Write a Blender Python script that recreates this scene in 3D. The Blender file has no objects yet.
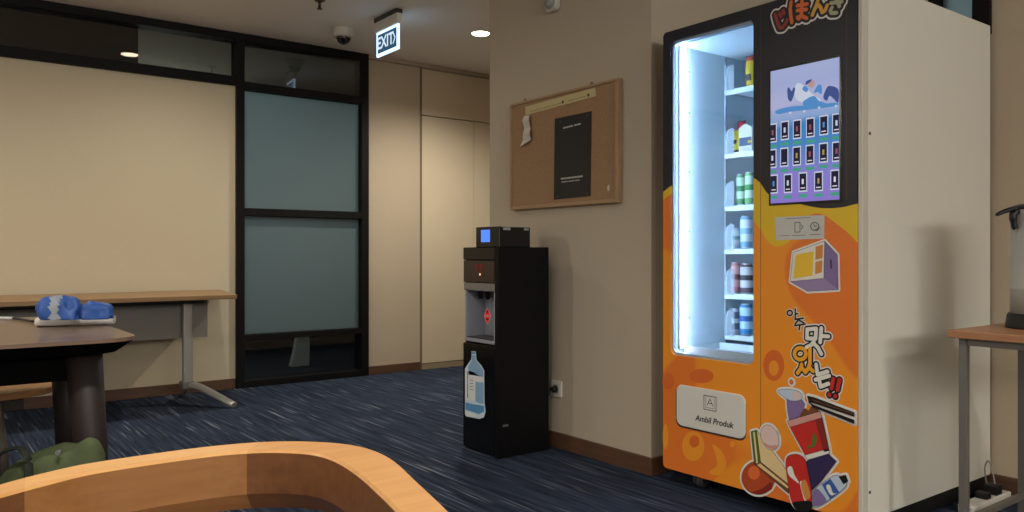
import bpy, bmesh, math, random
from mathutils import Vector, Matrix
random.seed(7)
PI = math.pi
scene = bpy.context.scene
C = scene.collection

# ------------------------------------------------------------------ helpers
def lin(c):
    r = []
    for v in c[:3]:
        v = v / 255.0
        r.append(v / 12.92 if v <= 0.04045 else ((v + 0.055) / 1.055) ** 2.4)
    return (r[0], r[1], r[2], 1.0)

def new_mat(name):
    m = bpy.data.materials.new(name)
    m.use_nodes = True
    nt = m.node_tree
    for n in list(nt.nodes):
        nt.nodes.remove(n)
    out = nt.nodes.new('ShaderNodeOutputMaterial')
    return m, nt, out

MATS = {}
def mat(name, col, rough=0.5, metal=0.0, var=0.06, scale=12.0, spec=0.4, emit=None, estr=0.0, bump=0.0, coat=0.0):
    """procedural paint/plastic/metal: base colour with a little noise variation"""
    if name in MATS:
        return MATS[name]
    m, nt, out = new_mat(name)
    p = nt.nodes.new('ShaderNodeBsdfPrincipled')
    p.inputs['Roughness'].default_value = rough
    p.inputs['Metallic'].default_value = metal
    p.inputs['Specular IOR Level'].default_value = spec
    p.inputs['Coat Weight'].default_value = coat
    c = lin(col)
    tc = nt.nodes.new('ShaderNodeTexCoord')
    nz = nt.nodes.new('ShaderNodeTexNoise')
    nz.inputs['Scale'].default_value = scale
    nz.inputs['Detail'].default_value = 3
    nt.links.new(tc.outputs['Object'], nz.inputs['Vector'])
    mx = nt.nodes.new('ShaderNodeMix'); mx.data_type = 'RGBA'
    mx.inputs[6].default_value = tuple(v * (1 - var) for v in c[:3]) + (1,)
    mx.inputs[7].default_value = tuple(min(1, v * (1 + var)) for v in c[:3]) + (1,)
    nt.links.new(nz.outputs['Fac'], mx.inputs[0])
    nt.links.new(mx.outputs[2], p.inputs['Base Color'])
    if emit:
        p.inputs['Emission Color'].default_value = lin(emit)
        p.inputs['Emission Strength'].default_value = estr
    if bump:
        b = nt.nodes.new('ShaderNodeBump'); b.inputs['Strength'].default_value = bump
        b.inputs['Distance'].default_value = 0.01
        nt.links.new(nz.outputs['Fac'], b.inputs['Height'])
        nt.links.new(b.outputs['Normal'], p.inputs['Normal'])
    nt.links.new(p.outputs['BSDF'], out.inputs['Surface'])
    MATS[name] = m
    return m

def emis(name, col, s):
    if name in MATS:
        return MATS[name]
    m, nt, out = new_mat(name)
    e = nt.nodes.new('ShaderNodeEmission')
    e.inputs['Color'].default_value = lin(col); e.inputs['Strength'].default_value = s
    nt.links.new(e.outputs[0], out.inputs['Surface'])
    MATS[name] = m
    return m

def wood(name, c1, c2, rough=0.4, axis='X', scale=6.0, stretch=14.0, coat=0.0):
    if name in MATS:
        return MATS[name]
    m, nt, out = new_mat(name)
    p = nt.nodes.new('ShaderNodeBsdfPrincipled')
    p.inputs['Roughness'].default_value = rough
    p.inputs['Coat Weight'].default_value = coat
    tc = nt.nodes.new('ShaderNodeTexCoord')
    mp = nt.nodes.new('ShaderNodeMapping')
    s = [stretch, stretch, stretch]
    s['XYZ'.index(axis)] = 1.0
    mp.inputs['Scale'].default_value = s
    nz = nt.nodes.new('ShaderNodeTexNoise')
    nz.inputs['Scale'].default_value = scale; nz.inputs['Detail'].default_value = 6
    nz.inputs['Roughness'].default_value = 0.65
    cr = nt.nodes.new('ShaderNodeValToRGB')
    cr.color_ramp.elements[0].position = 0.3; cr.color_ramp.elements[0].color = lin(c1)
    cr.color_ramp.elements[1].position = 0.7; cr.color_ramp.elements[1].color = lin(c2)
    nt.links.new(tc.outputs['Object'], mp.inputs['Vector'])
    nt.links.new(mp.outputs[0], nz.inputs['Vector'])
    nt.links.new(nz.outputs['Fac'], cr.inputs['Fac'])
    nt.links.new(cr.outputs[0], p.inputs['Base Color'])
    nt.links.new(p.outputs[0], out.inputs['Surface'])
    MATS[name] = m
    return m

def schlick(nt, f0, f1):
    """two-sided facing-angle reflectance"""
    lw = nt.nodes.new('ShaderNodeLayerWeight'); lw.inputs['Blend'].default_value = .5
    pw = nt.nodes.new('ShaderNodeMath'); pw.operation = 'POWER'; pw.inputs[1].default_value = 5
    ma = nt.nodes.new('ShaderNodeMath'); ma.operation = 'MULTIPLY_ADD'; ma.inputs[1].default_value = f1; ma.inputs[2].default_value = f0
    nt.links.new(lw.outputs['Facing'], pw.inputs[0]); nt.links.new(pw.outputs[0], ma.inputs[0])
    return ma.outputs[0]

def glass_clear(name, tint=(235, 240, 242), gloss=0.035, rough=0.0):
    """thin clear pane: transparent with a fresnel mirror on top"""
    if name in MATS:
        return MATS[name]
    m, nt, out = new_mat(name)
    tr = nt.nodes.new('ShaderNodeBsdfTransparent'); tr.inputs[0].default_value = lin(tint)
    gl = nt.nodes.new('ShaderNodeBsdfGlossy'); gl.inputs['Roughness'].default_value = rough
    mx = nt.nodes.new('ShaderNodeMixShader')
    nt.links.new(schlick(nt, gloss, .8), mx.inputs[0])
    nt.links.new(tr.outputs[0], mx.inputs[1]); nt.links.new(gl.outputs[0], mx.inputs[2])
    nt.links.new(mx.outputs[0], out.inputs['Surface'])
    MATS[name] = m
    return m

def box(bm, x0, x1, y0, y1, z0, z1, mi=0, rot=None):
    vs = [Vector((x, y, z)) for x in (x0, x1) for y in (y0, y1) for z in (z0, z1)]
    if rot:
        vs = [rot @ v for v in vs]
    v = [bm.verts.new(p) for p in vs]
    for f in ((0, 1, 3, 2), (4, 6, 7, 5), (0, 4, 5, 1), (2, 3, 7, 6), (0, 2, 6, 4), (1, 5, 7, 3)):
        fc = bm.faces.new([v[i] for i in f]); fc.material_index = mi

def prism(bm, pts, z0, z1, mi=0):
    """pts (x,y) counter-clockwise, extruded z0..z1"""
    a = [bm.verts.new((p[0], p[1], z0)) for p in pts]
    b = [bm.verts.new((p[0], p[1], z1)) for p in pts]
    n = len(pts)
    fs = [bm.faces.new(list(reversed(a))), bm.faces.new(b)]
    for i in range(n):
        fs.append(bm.faces.new((a[i], a[(i + 1) % n], b[(i + 1) % n], b[i])))
    for f in fs:
        f.material_index = mi

def xprism(bm, pts, x0, x1, mi=0):
    """pts (y,z) extruded along x"""
    a = [bm.verts.new((x0, p[0], p[1])) for p in pts]
    b = [bm.verts.new((x1, p[0], p[1])) for p in pts]
    n = len(pts)
    fs = [bm.faces.new(a), bm.faces.new(list(reversed(b)))]
    for i in range(n):
        fs.append(bm.faces.new((a[i], b[i], b[(i + 1) % n], a[(i + 1) % n])))
    for f in fs:
        f.material_index = mi

def tube(bm, pts, r, seg=10, mi=0, flat=1.0, caps=True):
    """round tube through 3-D points, r number or list"""
    pts = [Vector(p) for p in pts]
    n = len(pts)
    rs = r if isinstance(r, (list, tuple)) else [r] * n
    rings = []
    for i, p in enumerate(pts):
        t = (pts[min(n - 1, i + 1)] - pts[max(0, i - 1)]).normalized()
        up = Vector((0, 0, 1)) if abs(t.z) < 0.9 else Vector((0, 1, 0))
        s = t.cross(up).normalized(); u = s.cross(t).normalized()
        rings.append([bm.verts.new(p + s * math.cos(2 * PI * k / seg) * rs[i] + u * math.sin(2 * PI * k / seg) * rs[i] * flat) for k in range(seg)])
    for i in range(n - 1):
        for k in range(seg):
            f = bm.faces.new((rings[i][k], rings[i][(k + 1) % seg], rings[i + 1][(k + 1) % seg], rings[i + 1][k]))
            f.smooth = True; f.material_index = mi
    if caps:
        f = bm.faces.new(list(reversed(rings[0]))); f.material_index = mi
        f = bm.faces.new(rings[-1]); f.material_index = mi

def lathe(bm, prof, c=(0, 0, 0), seg=28, mi=0, mis=None, smooth=True):
    """prof: list of (radius, z) revolved about the vertical through c"""
    rings = []
    for r, z in prof:
        rings.append([bm.verts.new((c[0] + r * math.cos(2 * PI * k / seg), c[1] + r * math.sin(2 * PI * k / seg), c[2] + z)) for k in range(seg)])
    for i in range(len(prof) - 1):
        for k in range(seg):
            f = bm.faces.new((rings[i][k], rings[i][(k + 1) % seg], rings[i + 1][(k + 1) % seg], rings[i + 1][k]))
            f.smooth = smooth; f.material_index = mis[i] if mis else mi
    f = bm.faces.new(list(reversed(rings[0]))); f.material_index = mis[0] if mis else mi
    f = bm.faces.new(rings[-1]); f.material_index = mis[-1] if mis else mi

def smooth_pts(pts, n=6, closed=False):
    """Catmull-Rom through the points"""
    P = [Vector(p) for p in pts]
    out = []
    m = len(P)
    rng = range(m) if closed else range(m - 1)
    for i in rng:
        if closed:
            a, b, c, d = P[(i - 1) % m], P[i], P[(i + 1) % m], P[(i + 2) % m]
        else:
            a, b, c, d = P[max(0, i - 1)], P[i], P[i + 1], P[min(m - 1, i + 2)]
        for k in range(n):
            t = k / n
            out.append(0.5 * ((2 * b) + (c - a) * t + (2 * a - 5 * b + 4 * c - d) * t * t + (3 * b - a - 3 * c + d) * t ** 3))
    if not closed:
        out.append(P[-1])
    return out

def rrect(x0, x1, y0, y1, r, n=5):
    pts = []
    for cx, cy, a0 in ((x1 - r, y0 + r, -PI / 2), (x1 - r, y1 - r, 0), (x0 + r, y1 - r, PI / 2), (x0 + r, y0 + r, PI)):
        for k in range(n + 1):
            a = a0 + PI / 2 * k / n
            pts.append((cx + r * math.cos(a), cy + r * math.sin(a)))
    return pts

def obj(name, bm, m, parent=None, bevel=0.0, label=None, fixn=True):
    if fixn:
        bmesh.ops.recalc_face_normals(bm, faces=bm.faces[:])
    me = bpy.data.meshes.new(name)
    off = Vector((0, 0, 0))
    if parent is None and len(bm.verts):
        # origin at the base of a one-mesh thing
        xs = [v.co for v in bm.verts]
        off = Vector(((min(p.x for p in xs) + max(p.x for p in xs)) / 2, (min(p.y for p in xs) + max(p.y for p in xs)) / 2, min(p.z for p in xs)))
    elif parent is not None:
        off = wloc(parent)
    for v in bm.verts:
        v.co -= off
    bm.to_mesh(me); bm.free()
    for mm in (m if isinstance(m, (list, tuple)) else [m]):
        me.materials.append(mm)
    o = bpy.data.objects.new(name, me)
    C.objects.link(o)
    if parent is not None:
        o.parent = parent
    else:
        o.location = off
    if bevel:
        b = o.modifiers.new('bevel', 'BEVEL'); b.width = bevel; b.segments = 2; b.limit_method = 'ANGLE'; b.angle_limit = 0.7
    if label:
        o['label'] = label
    return o

def wloc(o):
    l = Vector(o.location)
    while o.parent is not None:
        o = o.parent; l = l + Vector(o.location)
    return l

def thing(name, label, cat, loc, group=None):
    o = bpy.data.objects.new(name, None); C.objects.link(o)
    o.empty_display_size = 0.1
    o.location = loc; o['label'] = label; o['category'] = cat
    if group:
        o['group'] = group
    return o

def tag(o, label, cat, group=None, kind=None):
    o['label'] = label; o['category'] = cat
    if group:
        o['group'] = group
    if kind:
        o['kind'] = kind
    return o

def struct(name, bm, m, parent=None, bevel=0.0):
    o = obj(name, bm, m, parent, bevel)
    if parent is None:
        o['kind'] = 'structure'
    return o

def bmnew():
    return bmesh.new()

def text_bm(bm, body, size, M, mi=0, shear=0.0, bold=0.0, align='CENTER'):
    cu = bpy.data.curves.new('lettering', 'FONT')
    cu.body = body; cu.size = size; cu.shear = shear; cu.offset = bold
    cu.align_x = align; cu.align_y = 'CENTER'
    o = bpy.data.objects.new('lettering', cu)
    C.objects.link(o)
    dg = bpy.context.evaluated_depsgraph_get()
    me = bpy.data.meshes.new_from_object(o.evaluated_get(dg))
    b2 = bmesh.new(); b2.from_mesh(me)
    vm = {}
    for v in b2.verts:
        vm[v.index] = bm.verts.new(M @ v.co)
    for f in b2.faces:
        nf = bm.faces.new([vm[v.index] for v in f.verts]); nf.material_index = mi
    b2.free()
    bpy.data.objects.remove(o); bpy.data.curves.remove(cu); bpy.data.meshes.remove(me)

# camera geometry used only to measure points on real planes
CH = 1.0; YAW = math.radians(37.0); F = 800.0; HY = 254.0
FW = Vector((math.sin(YAW), math.cos(YAW), 0)); RT = Vector((math.cos(YAW), -math.sin(YAW), 0))
def ray(px, py):
    return FW + RT * ((px - 512) / F) + Vector((0, 0, (HY - py) / F))
def on_x(px, py, X):
    d = ray(px, py); return Vector((0, 0, CH)) + d * (X / d.x)
def on_y(px, py, Y):
    d = ray(px, py); return Vector((0, 0, CH)) + d * (Y / d.y)
def on_z(px, py, Z):
    d = ray(px, py); return Vector((0, 0, CH)) + d * ((Z - CH) / d.z)

# ------------------------------------------------------------------ materials
def wall_mat(name, col, rough=0.75):
    return mat(name, col, rough, var=0.04, scale=60, spec=0.2, bump=0.04)
M_wall = wall_mat('beige_paint', (186, 170, 146))
M_wallg = wall_mat('greige_paint', (184, 170, 150))
M_panel = wall_mat('beige_panel', (200, 187, 160))
M_ceil = wall_mat('ceiling_paint', (236, 230, 222))
M_lam = mat('cream_laminate', (208, 192, 164), 0.5, var=0.03, scale=3)
M_blackmetal = mat('black_metal', (16, 14, 14), .55, var=.1, spec=.16)
M_gap = mat('shadow_gap', (120, 104, 82), 0.8)
M_base = wood('skirting_wood', (78, 54, 38), (98, 68, 48), .5, 'X')
M_basey = wood('skirting_wood_side', (78, 54, 38), (98, 68, 48), .5, 'Y')

def carpet():
    m, nt, out = new_mat('navy_carpet')
    p = nt.nodes.new('ShaderNodeBsdfPrincipled'); p.inputs['Roughness'].default_value = 0.95
    p.inputs['Specular IOR Level'].default_value = 0.1
    tc = nt.nodes.new('ShaderNodeTexCoord')
    def streak(sx, sy, lo, hi, off):
        mp = nt.nodes.new('ShaderNodeMapping'); mp.inputs['Scale'].default_value = (sx, sy, 1); mp.inputs['Location'].default_value = (off, off * .7, 0)
        nz = nt.nodes.new('ShaderNodeTexNoise'); nz.inputs['Scale'].default_value = 1; nz.inputs['Detail'].default_value = 2
        cr = nt.nodes.new('ShaderNodeValToRGB')
        cr.color_ramp.elements[0].position = lo; cr.color_ramp.elements[0].color = (0, 0, 0, 1)
        cr.color_ramp.elements[1].position = hi; cr.color_ramp.elements[1].color = (1, 1, 1, 1)
        nt.links.new(tc.outputs['Object'], mp.inputs[0]); nt.links.new(mp.outputs[0], nz.inputs['Vector']); nt.links.new(nz.outputs['Fac'], cr.inputs[0])
        return cr.outputs[0]
    s1 = streak(70, 1.9, .60, .76, 0)
    s2 = streak(45, 1.8, .35, .70, 5)
    s3 = streak(1.3, 1.1, .4, .6, 9)
    base = nt.nodes.new('ShaderNodeMix'); base.data_type = 'RGBA'
    base.inputs[6].default_value = lin((31, 38, 52)); base.inputs[7].default_value = lin((54, 64, 82))
    nt.links.new(s2, base.inputs[0])
    mul = nt.nodes.new('ShaderNodeMath'); mul.operation = 'MULTIPLY'
    add = nt.nodes.new('ShaderNodeMath'); add.operation = 'MULTIPLY_ADD'; add.inputs[1].default_value = .5; add.inputs[2].default_value = .42
    nt.links.new(s3, add.inputs[0]); nt.links.new(add.outputs[0], mul.inputs[1]); nt.links.new(s1, mul.inputs[0])
    top = nt.nodes.new('ShaderNodeMix'); top.data_type = 'RGBA'
    top.inputs[7].default_value = lin((150, 158, 170))
    nt.links.new(mul.outputs[0], top.inputs[0]); nt.links.new(base.outputs[2], top.inputs[6])
    nt.links.new(top.outputs[2], p.inputs['Base Color'])
    b = nt.nodes.new('ShaderNodeBump'); b.inputs['Strength'].default_value = .4; b.inputs['Distance'].default_value = .004
    nz = nt.nodes.new('ShaderNodeTexNoise'); nz.inputs['Scale'].default_value = 220
    nt.links.new(tc.outputs['Object'], nz.inputs['Vector']); nt.links.new(nz.outputs['Fac'], b.inputs['Height']); nt.links.new(b.outputs[0], p.inputs['Normal'])
    nt.links.new(p.outputs[0], out.inputs['Surface'])
    return m
M_carpet = carpet()

def frosted():
    m, nt, out = new_mat('frosted_glass')
    tl = nt.nodes.new('ShaderNodeBsdfTranslucent'); tl.inputs[0].default_value = lin((196, 212, 214))
    df = nt.nodes.new('ShaderNodeBsdfDiffuse'); df.inputs[0].default_value = lin((120, 132, 134))
    gl = nt.nodes.new('ShaderNodeBsdfGlossy'); gl.inputs['Roughness'].default_value = 0.12
    m1 = nt.nodes.new('ShaderNodeMixShader'); m1.inputs[0].default_value = .30
    m2 = nt.nodes.new('ShaderNodeMixShader')
    nt.links.new(tl.outputs[0], m1.inputs[1]); nt.links.new(df.outputs[0], m1.inputs[2])
    nt.links.new(schlick(nt, .02, .6), m2.inputs[0]); nt.links.new(m1.outputs[0], m2.inputs[1]); nt.links.new(gl.outputs[0], m2.inputs[2])
    nt.links.new(m2.outputs[0], out.inputs['Surface'])
    return m
M_frost = frosted()
M_glass = glass_clear('clear_glass')
M_dimmed = glass_clear('dimmed_glass', (166, 166, 160), .09)  # clear transom glass, dimness of the room behind put into its tint

# ------------------------------------------------------------------ room shell
CZ = 2.645
XL, YB = -5.0, -4.2
b = bmnew(); box(b, XL - .1, 6.6, YB - .1, 6.05, -.06, 0); struct('floor', b, M_carpet)
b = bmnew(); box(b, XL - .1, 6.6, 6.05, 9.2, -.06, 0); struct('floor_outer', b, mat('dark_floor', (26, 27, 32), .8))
b = bmnew(); box(b, XL - .1, 6.6, YB - .1, 9.2, CZ, CZ + .08); struct('ceiling', b, M_ceil)
# glazed partition wall: beige infill under a transom, at y = 6
b = bmnew(); box(b, XL, 1.94, 6.0, 6.1, 0, 2.25); struct('wall_left', b, M_panel)
b = bmnew(); box(b, 3.022, 3.525, 6.0, 6.1, 0, CZ); struct('wall_far', b, M_wall)
b = bmnew(); box(b, 4.655, 5.7, 6.0, 6.1, 0, CZ); struct('wall_corridor', b, M_wall)
b = bmnew(); box(b, 5.6, 5.7, 3.67, 6.0, 0, CZ); struct('wall_end', b, M_wall)
b = bmnew(); box(b, 2.68, 3.75, 2.51, 3.77, 0, CZ); struct('wall_center', b, M_wallg)
b = bmnew(); box(b, 3.75, 5.7, 3.67, 3.77, 0, CZ); struct('wall_inner', b, M_wall)
# recess back wall x = 3.65, glazed to the left of y = 1.475
b = bmnew(); box(b, 3.65, 3.75, YB, 1.478, 0, CZ); box(b, 3.65, 3.75, 1.478, 2.51, 0, 1.93); struct('wall_right', b, M_wall)
b = bmnew(); box(b, XL - .1, XL, YB, 9.1, 0, CZ); struct('wall_side', b, M_wall)
b = bmnew(); box(b, XL, 3.75, YB - .1, YB, 0, CZ); struct('wall_back', b, M_wall)
# dim room behind the partition
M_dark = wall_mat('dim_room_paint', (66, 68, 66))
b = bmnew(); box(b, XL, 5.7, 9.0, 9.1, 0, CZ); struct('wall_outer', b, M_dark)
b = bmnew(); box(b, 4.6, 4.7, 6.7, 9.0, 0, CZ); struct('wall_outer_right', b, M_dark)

# window_1: the whole black-framed partition glazing (transom + door panel)
w = bpy.data.objects.new('window_1', None); C.objects.link(w); w.location = (2.48, 6.05, 0); w['kind'] = 'structure'
TILT = math.tan(math.radians(-5.0))
def bar(x0, x1, z0, z1, name='window_frame', y0=5.965, y1=6.1):
    bb = bmnew(); box(bb, x0, x1, y0, y1, z0, z1); return obj(name, bb, M_blackmetal, w, .003)
bar(1.94, 2.0, 0, CZ); bar(2.957, 3.022, 0, CZ)
bar(2.0, 2.957, 2.588, CZ); bar(2.0, 2.957, 2.228, 2.288); bar(2.0, 2.957, 1.287, 1.344)
bar(2.0, 2.957, .350, .395); bar(2.0, 2.957, 0, .05)
for z0, z1, mm in ((2.288, 2.588, M_dimmed), (1.344, 2.228, M_frost), (.395, 1.287, M_frost), (.05, .350, M_glass)):
    bb = bmnew(); box(bb, 2.0, 2.957, 6.03, 6.036, z0, z1)
    for v in (bb.verts if z0 > 2.2 else []):                    # top pane tilted on purpose to steer its reflections
        v.co.y += (v.co.x - 2.478) * TILT - (v.co.z - (z0 + z1) / 2) * .022
    obj('pane', bb, mm, w)
w2 = bpy.data.objects.new('window_2', None); C.objects.link(w2); w2.location = (-1.5, 6.05, 2.3); w2['kind'] = 'structure'
for x0, x1, z0, z1 in ((XL, 1.94, 2.588, CZ), (XL, 1.94, 2.25, 2.318), (-1.62, -1.56, 2.318, 2.588)):
    bb = bmnew(); box(bb, x0, x1, 5.965, 6.1, z0, z1); obj('window_frame', bb, M_blackmetal, w2, .003)
bb = bmnew(); box(bb, -1.56, 1.94, 6.03, 6.036, 2.318, 2.588); obj('pane', bb, M_dimmed, w2)
bb = bmnew(); box(bb, XL, -1.62, 6.03, 6.036, 2.318, 2.588); obj('pane', bb, M_dimmed, w2)
# dark partition end inside the dim room, seen through the transom
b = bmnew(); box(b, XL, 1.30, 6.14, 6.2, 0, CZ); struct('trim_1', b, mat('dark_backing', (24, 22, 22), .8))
# window_3: glazing over the recess
w3 = bpy.data.objects.new('window_3', None); C.objects.link(w3); w3.location = (3.7, 2.0, 1.93); w3['kind'] = 'structure'
for y0, y1, z0, z1 in ((1.478, 1.55, 1.93, CZ), (1.55, 2.51, 1.93, 1.97), (1.55, 2.51, 2.585, CZ), (1.70, 1.735, 1.97, 2.585), (2.45, 2.51, 1.97, 2.585)):
    bb = bmnew(); box(bb, 3.63, 3.75, y0, y1, z0, z1); obj('window_frame', bb, M_blackmetal, w3, .003)
bb = bmnew(); box(bb, 3.70, 3.706, 1.55, 2.45, 1.97, 2.585); obj('pane', bb, M_frost, w3)

# baseboards
b = bmnew(); box(b, XL, 1.938, 5.985, 6.0, 0, .075); struct('baseboard_left', b, M_base, None, .003)
b = bmnew(); box(b, 3.024, 3.523, 5.985, 6.0, 0, .07); struct('baseboard_far', b, M_base, None, .003)
b = bmnew(); box(b, 2.665, 2.68, 2.495, 3.77, 0, .08); box(b, 2.68, 3.65, 2.495, 2.51, 0, .08); struct('baseboard_center', b, M_basey, None, .003)
b = bmnew(); box(b, 3.635, 3.65, YB, 2.495, 0, .075); struct('baseboard_right', b, M_basey, None, .003)
# ceiling trim along the far wall
b = bmnew(); box(b, 3.022, 5.6, 5.97, 6.0, CZ - .035, CZ); struct('trim_2', b, mat('cornice', (170, 154, 132), .7), None, .004)

# flush built-in cupboard in the far wall
t = thing('wall_cupboard', 'tall cream flush cupboard built into the far wall beside the glass partition', 'cupboard', (4.09, 6.0, 0))
b = bmnew()
box(b, 3.525, 3.543, 5.995, 6.09, 0, CZ - .03); box(b, 4.637, 4.655, 5.995, 6.09, 0, CZ - .03)
box(b, 3.543, 4.637, 6.03, 6.09, .05, CZ - .03)
obj('carcass', b, M_gap, t)
b = bmnew(); box(b, 3.543, 4.637, 5.99, 6.03, 0, .045); obj('plinth', b, mat('plinth_beige', (150, 134, 106), .5), t)
for x0, x1, z0, z1, n in ((3.546, 4.087, .052, 2.198, 'door'), (4.093, 4.634, .052, 2.198, 'door'), (3.546, 4.634, 2.206, CZ - .04, 'upper_door')):
    b = bmnew(); box(b, x0, x1, 6.0, 6.03, z0, z1); obj(n, b, M_lam, t, .0015)

# ------------------------------------------------------------------ vending machine
X0, XB, Y0, Y1, Z0, Z1 = 2.62, 3.63, 1.475, 2.384, .073, 1.96
vm = thing('vending_machine', 'tall vending machine with orange food graphics, lit glass window and white side', 'vending machine', (3.12, 1.93, 0))
M_vw = mat('white_powder_coat', (222, 219, 208), .45, var=.02, scale=4)
M_vedge = mat('white_door_edge', (200, 196, 182), .4, var=.02)
M_in = mat('cabinet_lining', (214, 228, 236), .55, var=.02)
b = bmnew()
box(b, 2.664, XB, Y0, Y0 + .03, Z0, Z1); box(b, 2.664, XB, Y1 - .03, Y1, Z0, Z1)
box(b, XB - .03, XB, Y0 + .03, Y1 - .03, Z0, Z1)
box(b, 2.664, XB - .03, Y0 + .03, Y1 - .03, Z1 - .03, Z1); box(b, 2.664, XB - .03, Y0 + .03, Y1 - .03, Z0, Z0 + .03)
obj('cabinet', b, M_vw, vm, .004)
b = bmnew()
box(b, 2.664, 3.40, Y1 - .042, Y1 - .031, .5, 1.92)      # left lining
box(b, 3.40, 3.42, 1.62, Y1 - .042, .5, 1.92)             # rear lining
box(b, 2.664, 3.40, 1.60, 1.62, .5, 1.92)                 # right lining
box(b, 2.664, 3.40, 1.62, Y1 - .042, 1.905, 1.92)
box(b, 2.664, 3.40, 1.62, Y1 - .042, .5, .515)
obj('interior_lining', b, M_in, vm)
# rack upright and slots
b = bmnew(); box(b, 2.984, 2.994, 2.3365, 2.3418, .56, 1.90)
obj('rack_upright', b, mat('rack_grey', (176, 188, 196), .4), vm)
for z in (.72, 1.10, 1.36, 1.62, 1.80):
    b = bmnew(); tube(b, [(2.74, 2.3425, z), (2.74, 2.3395, z)], .005, 8)
    obj('lining_screw', b, mat('screw_grey', (120, 132, 140), .4), vm)

# graphic front door
def graphic():
    m, nt, out = new_mat('orange_vinyl_wrap')
    p = nt.nodes.new('ShaderNodeBsdfPrincipled'); p.inputs['Roughness'].default_value = .38; p.inputs['Specular IOR Level'].default_value = .35
    tc = nt.nodes.new('ShaderNodeTexCoord'); sp = nt.nodes.new('ShaderNodeSeparateXYZ')
    nt.links.new(tc.outputs['Object'], sp.inputs[0])
    nrm = nt.nodes.new('ShaderNodeMapRange')
    nrm.inputs['From Min'].default_value = Y0 - 1.93; nrm.inputs['From Max'].default_value = Y1 - 1.93
    nt.links.new(sp.outputs['Y'], nrm.inputs['Value'])
    def curve(pts):
        fc = nt.nodes.new('ShaderNodeFloatCurve')
        cv = fc.mapping.curves[0]
        P = sorted(((y - Y0) / (Y1 - Y0), z - .6) for y, z in pts)
        cv.points[0].location = P[0]; cv.points[1].location = P[-1]
        for q in P[1:-1]:
            cv.points.new(*q)
        fc.mapping.update()
        nt.links.new(nrm.outputs[0], fc.inputs['Value'])
        s = nt.nodes.new('ShaderNodeMath'); s.operation = 'SUBTRACT'
        nt.links.new(sp.outputs['Z'], s.inputs[0]); nt.links.new(fc.outputs[0], s.inputs[1])
        g = nt.nodes.new('ShaderNodeMath'); g.operation = 'GREATER_THAN'; g.inputs[1].default_value = .6
        nt.links.new(s.outputs[0], g.inputs[0])
        return g.outputs[0]
    black = curve([(1.475, 1.178), (1.595, 1.163), (1.715, 1.184), (1.845, 1.225), (1.90, 1.285), (2.1, 1.36), (2.384, 1.27)])
    yellow = curve([(1.475, 1.02), (1.56, 1.10), (1.66, 1.145), (1.74, 1.06), (1.82, 1.03), (1.90, 1.11), (2.1, 1.3), (2.384, 1.235)])
    nz = nt.nodes.new('ShaderNodeTexNoise'); nz.inputs['Scale'].default_value = 2.1; nz.inputs['Detail'].default_value = 0; nz.inputs['Distortion'].default_value = .4
    mp = nt.nodes.new('ShaderNodeMapping'); mp.inputs['Location'].default_value = (3.3, 1.7, .2); mp.inputs['Scale'].default_value = (1, 1.2, 1)
    nt.links.new(tc.outputs['Object'], mp.inputs[0]); nt.links.new(mp.outputs[0], nz.inputs['Vector'])
    cr = nt.nodes.new('ShaderNodeValToRGB'); cr.color_ramp.interpolation = 'LINEAR'
    cr.color_ramp.elements[0].position = .47; cr.color_ramp.elements[0].color = lin((236, 146, 42))
    cr.color_ramp.elements[1].position = .50; cr.color_ramp.elements[1].color = lin((226, 120, 46))
    nt.links.new(nz.outputs['Fac'], cr.inputs[0])
    m1 = nt.nodes.new('ShaderNodeMix'); m1.data_type = 'RGBA'; m1.inputs[7].default_value = lin((222, 184, 36))
    nt.links.new(yellow, m1.inputs[0]); nt.links.new(cr.outputs[0], m1.inputs[6])
    m2 = nt.nodes.new('ShaderNodeMix'); m2.data_type = 'RGBA'; m2.inputs[7].default_value = lin((21, 21, 33))
    nt.links.new(black, m2.inputs[0]); nt.links.new(m1.outputs[2], m2.inputs[6])
    nt.links.new(m2.outputs[2], p.inputs['Base Color'])
    nt.links.new(p.outputs[0], out.inputs['Surface'])
    return m
M_graphic = graphic()
def ring_yz(bm, po, pi, xa, xb):
    """frame between two loops of equal length, from x = xa to xb"""
    L = [[bm.verts.new((x, p[0], p[1])) for p in pp] for x in (xa, xb) for pp in (po, pi)]
    n = len(po)
    for i in range(n):
        j = (i + 1) % n
        for A, B in ((0, 1), (1, 3), (3, 2), (2, 0)):
            bm.faces.new((L[A][i], L[A][j], L[B][j], L[B][i]))
WY0, WY1, WZ0, WZ1 = 1.918, 2.342, .567, 1.915
b = bmnew()
outer = rrect(Y0 + .017, Y1, Z0, Z1, .018)
hole = rrect(WY0, WY1, WZ0, WZ1, .028)
ring_yz(b, outer, hole, X0, X0 + .040)
door = obj('front_door', b, M_graphic, vm)
b = bmnew(); box(b, X0 + .004, 2.662, Y0, Y0 + .0165, Z0, Z1); obj('door_edge', b, M_vedge, vm, .003)
# inner window bezel (black above, orange below is the wrap itself)
b = bmnew()
ring_yz(b, rrect(WY0, WY1, WZ0, WZ1, .028), rrect(WY0 + .006, WY1 - .006, WZ0 + .010, WZ1 - .010, .024), X0 + .012, X0 + .038)
obj('window_seal', b, mat('seal_grey', (150, 164, 178), .4), vm)
b = bmnew(); xprism(b, rrect(WY0 + .006, WY1 - .006, WZ0 + .010, WZ1 - .010, .024), X0 + .020, X0 + .025)
obj('window_glass', b, M_glass, vm)
# LED tubes inside the window
b = bmnew(); tube(b, [(2.690, 2.326, .60), (2.690, 2.326, 1.89)], .008, 10)
obj('light_tube', b, emis('led_white', (190, 220, 255), 85.0), vm)
b = bmnew(); box(b, 2.672, 2.705, 2.3335, 2.3415, .59, 1.90); obj('light_housing', b, mat('housing_white', (225, 232, 240), .4), vm)
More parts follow.
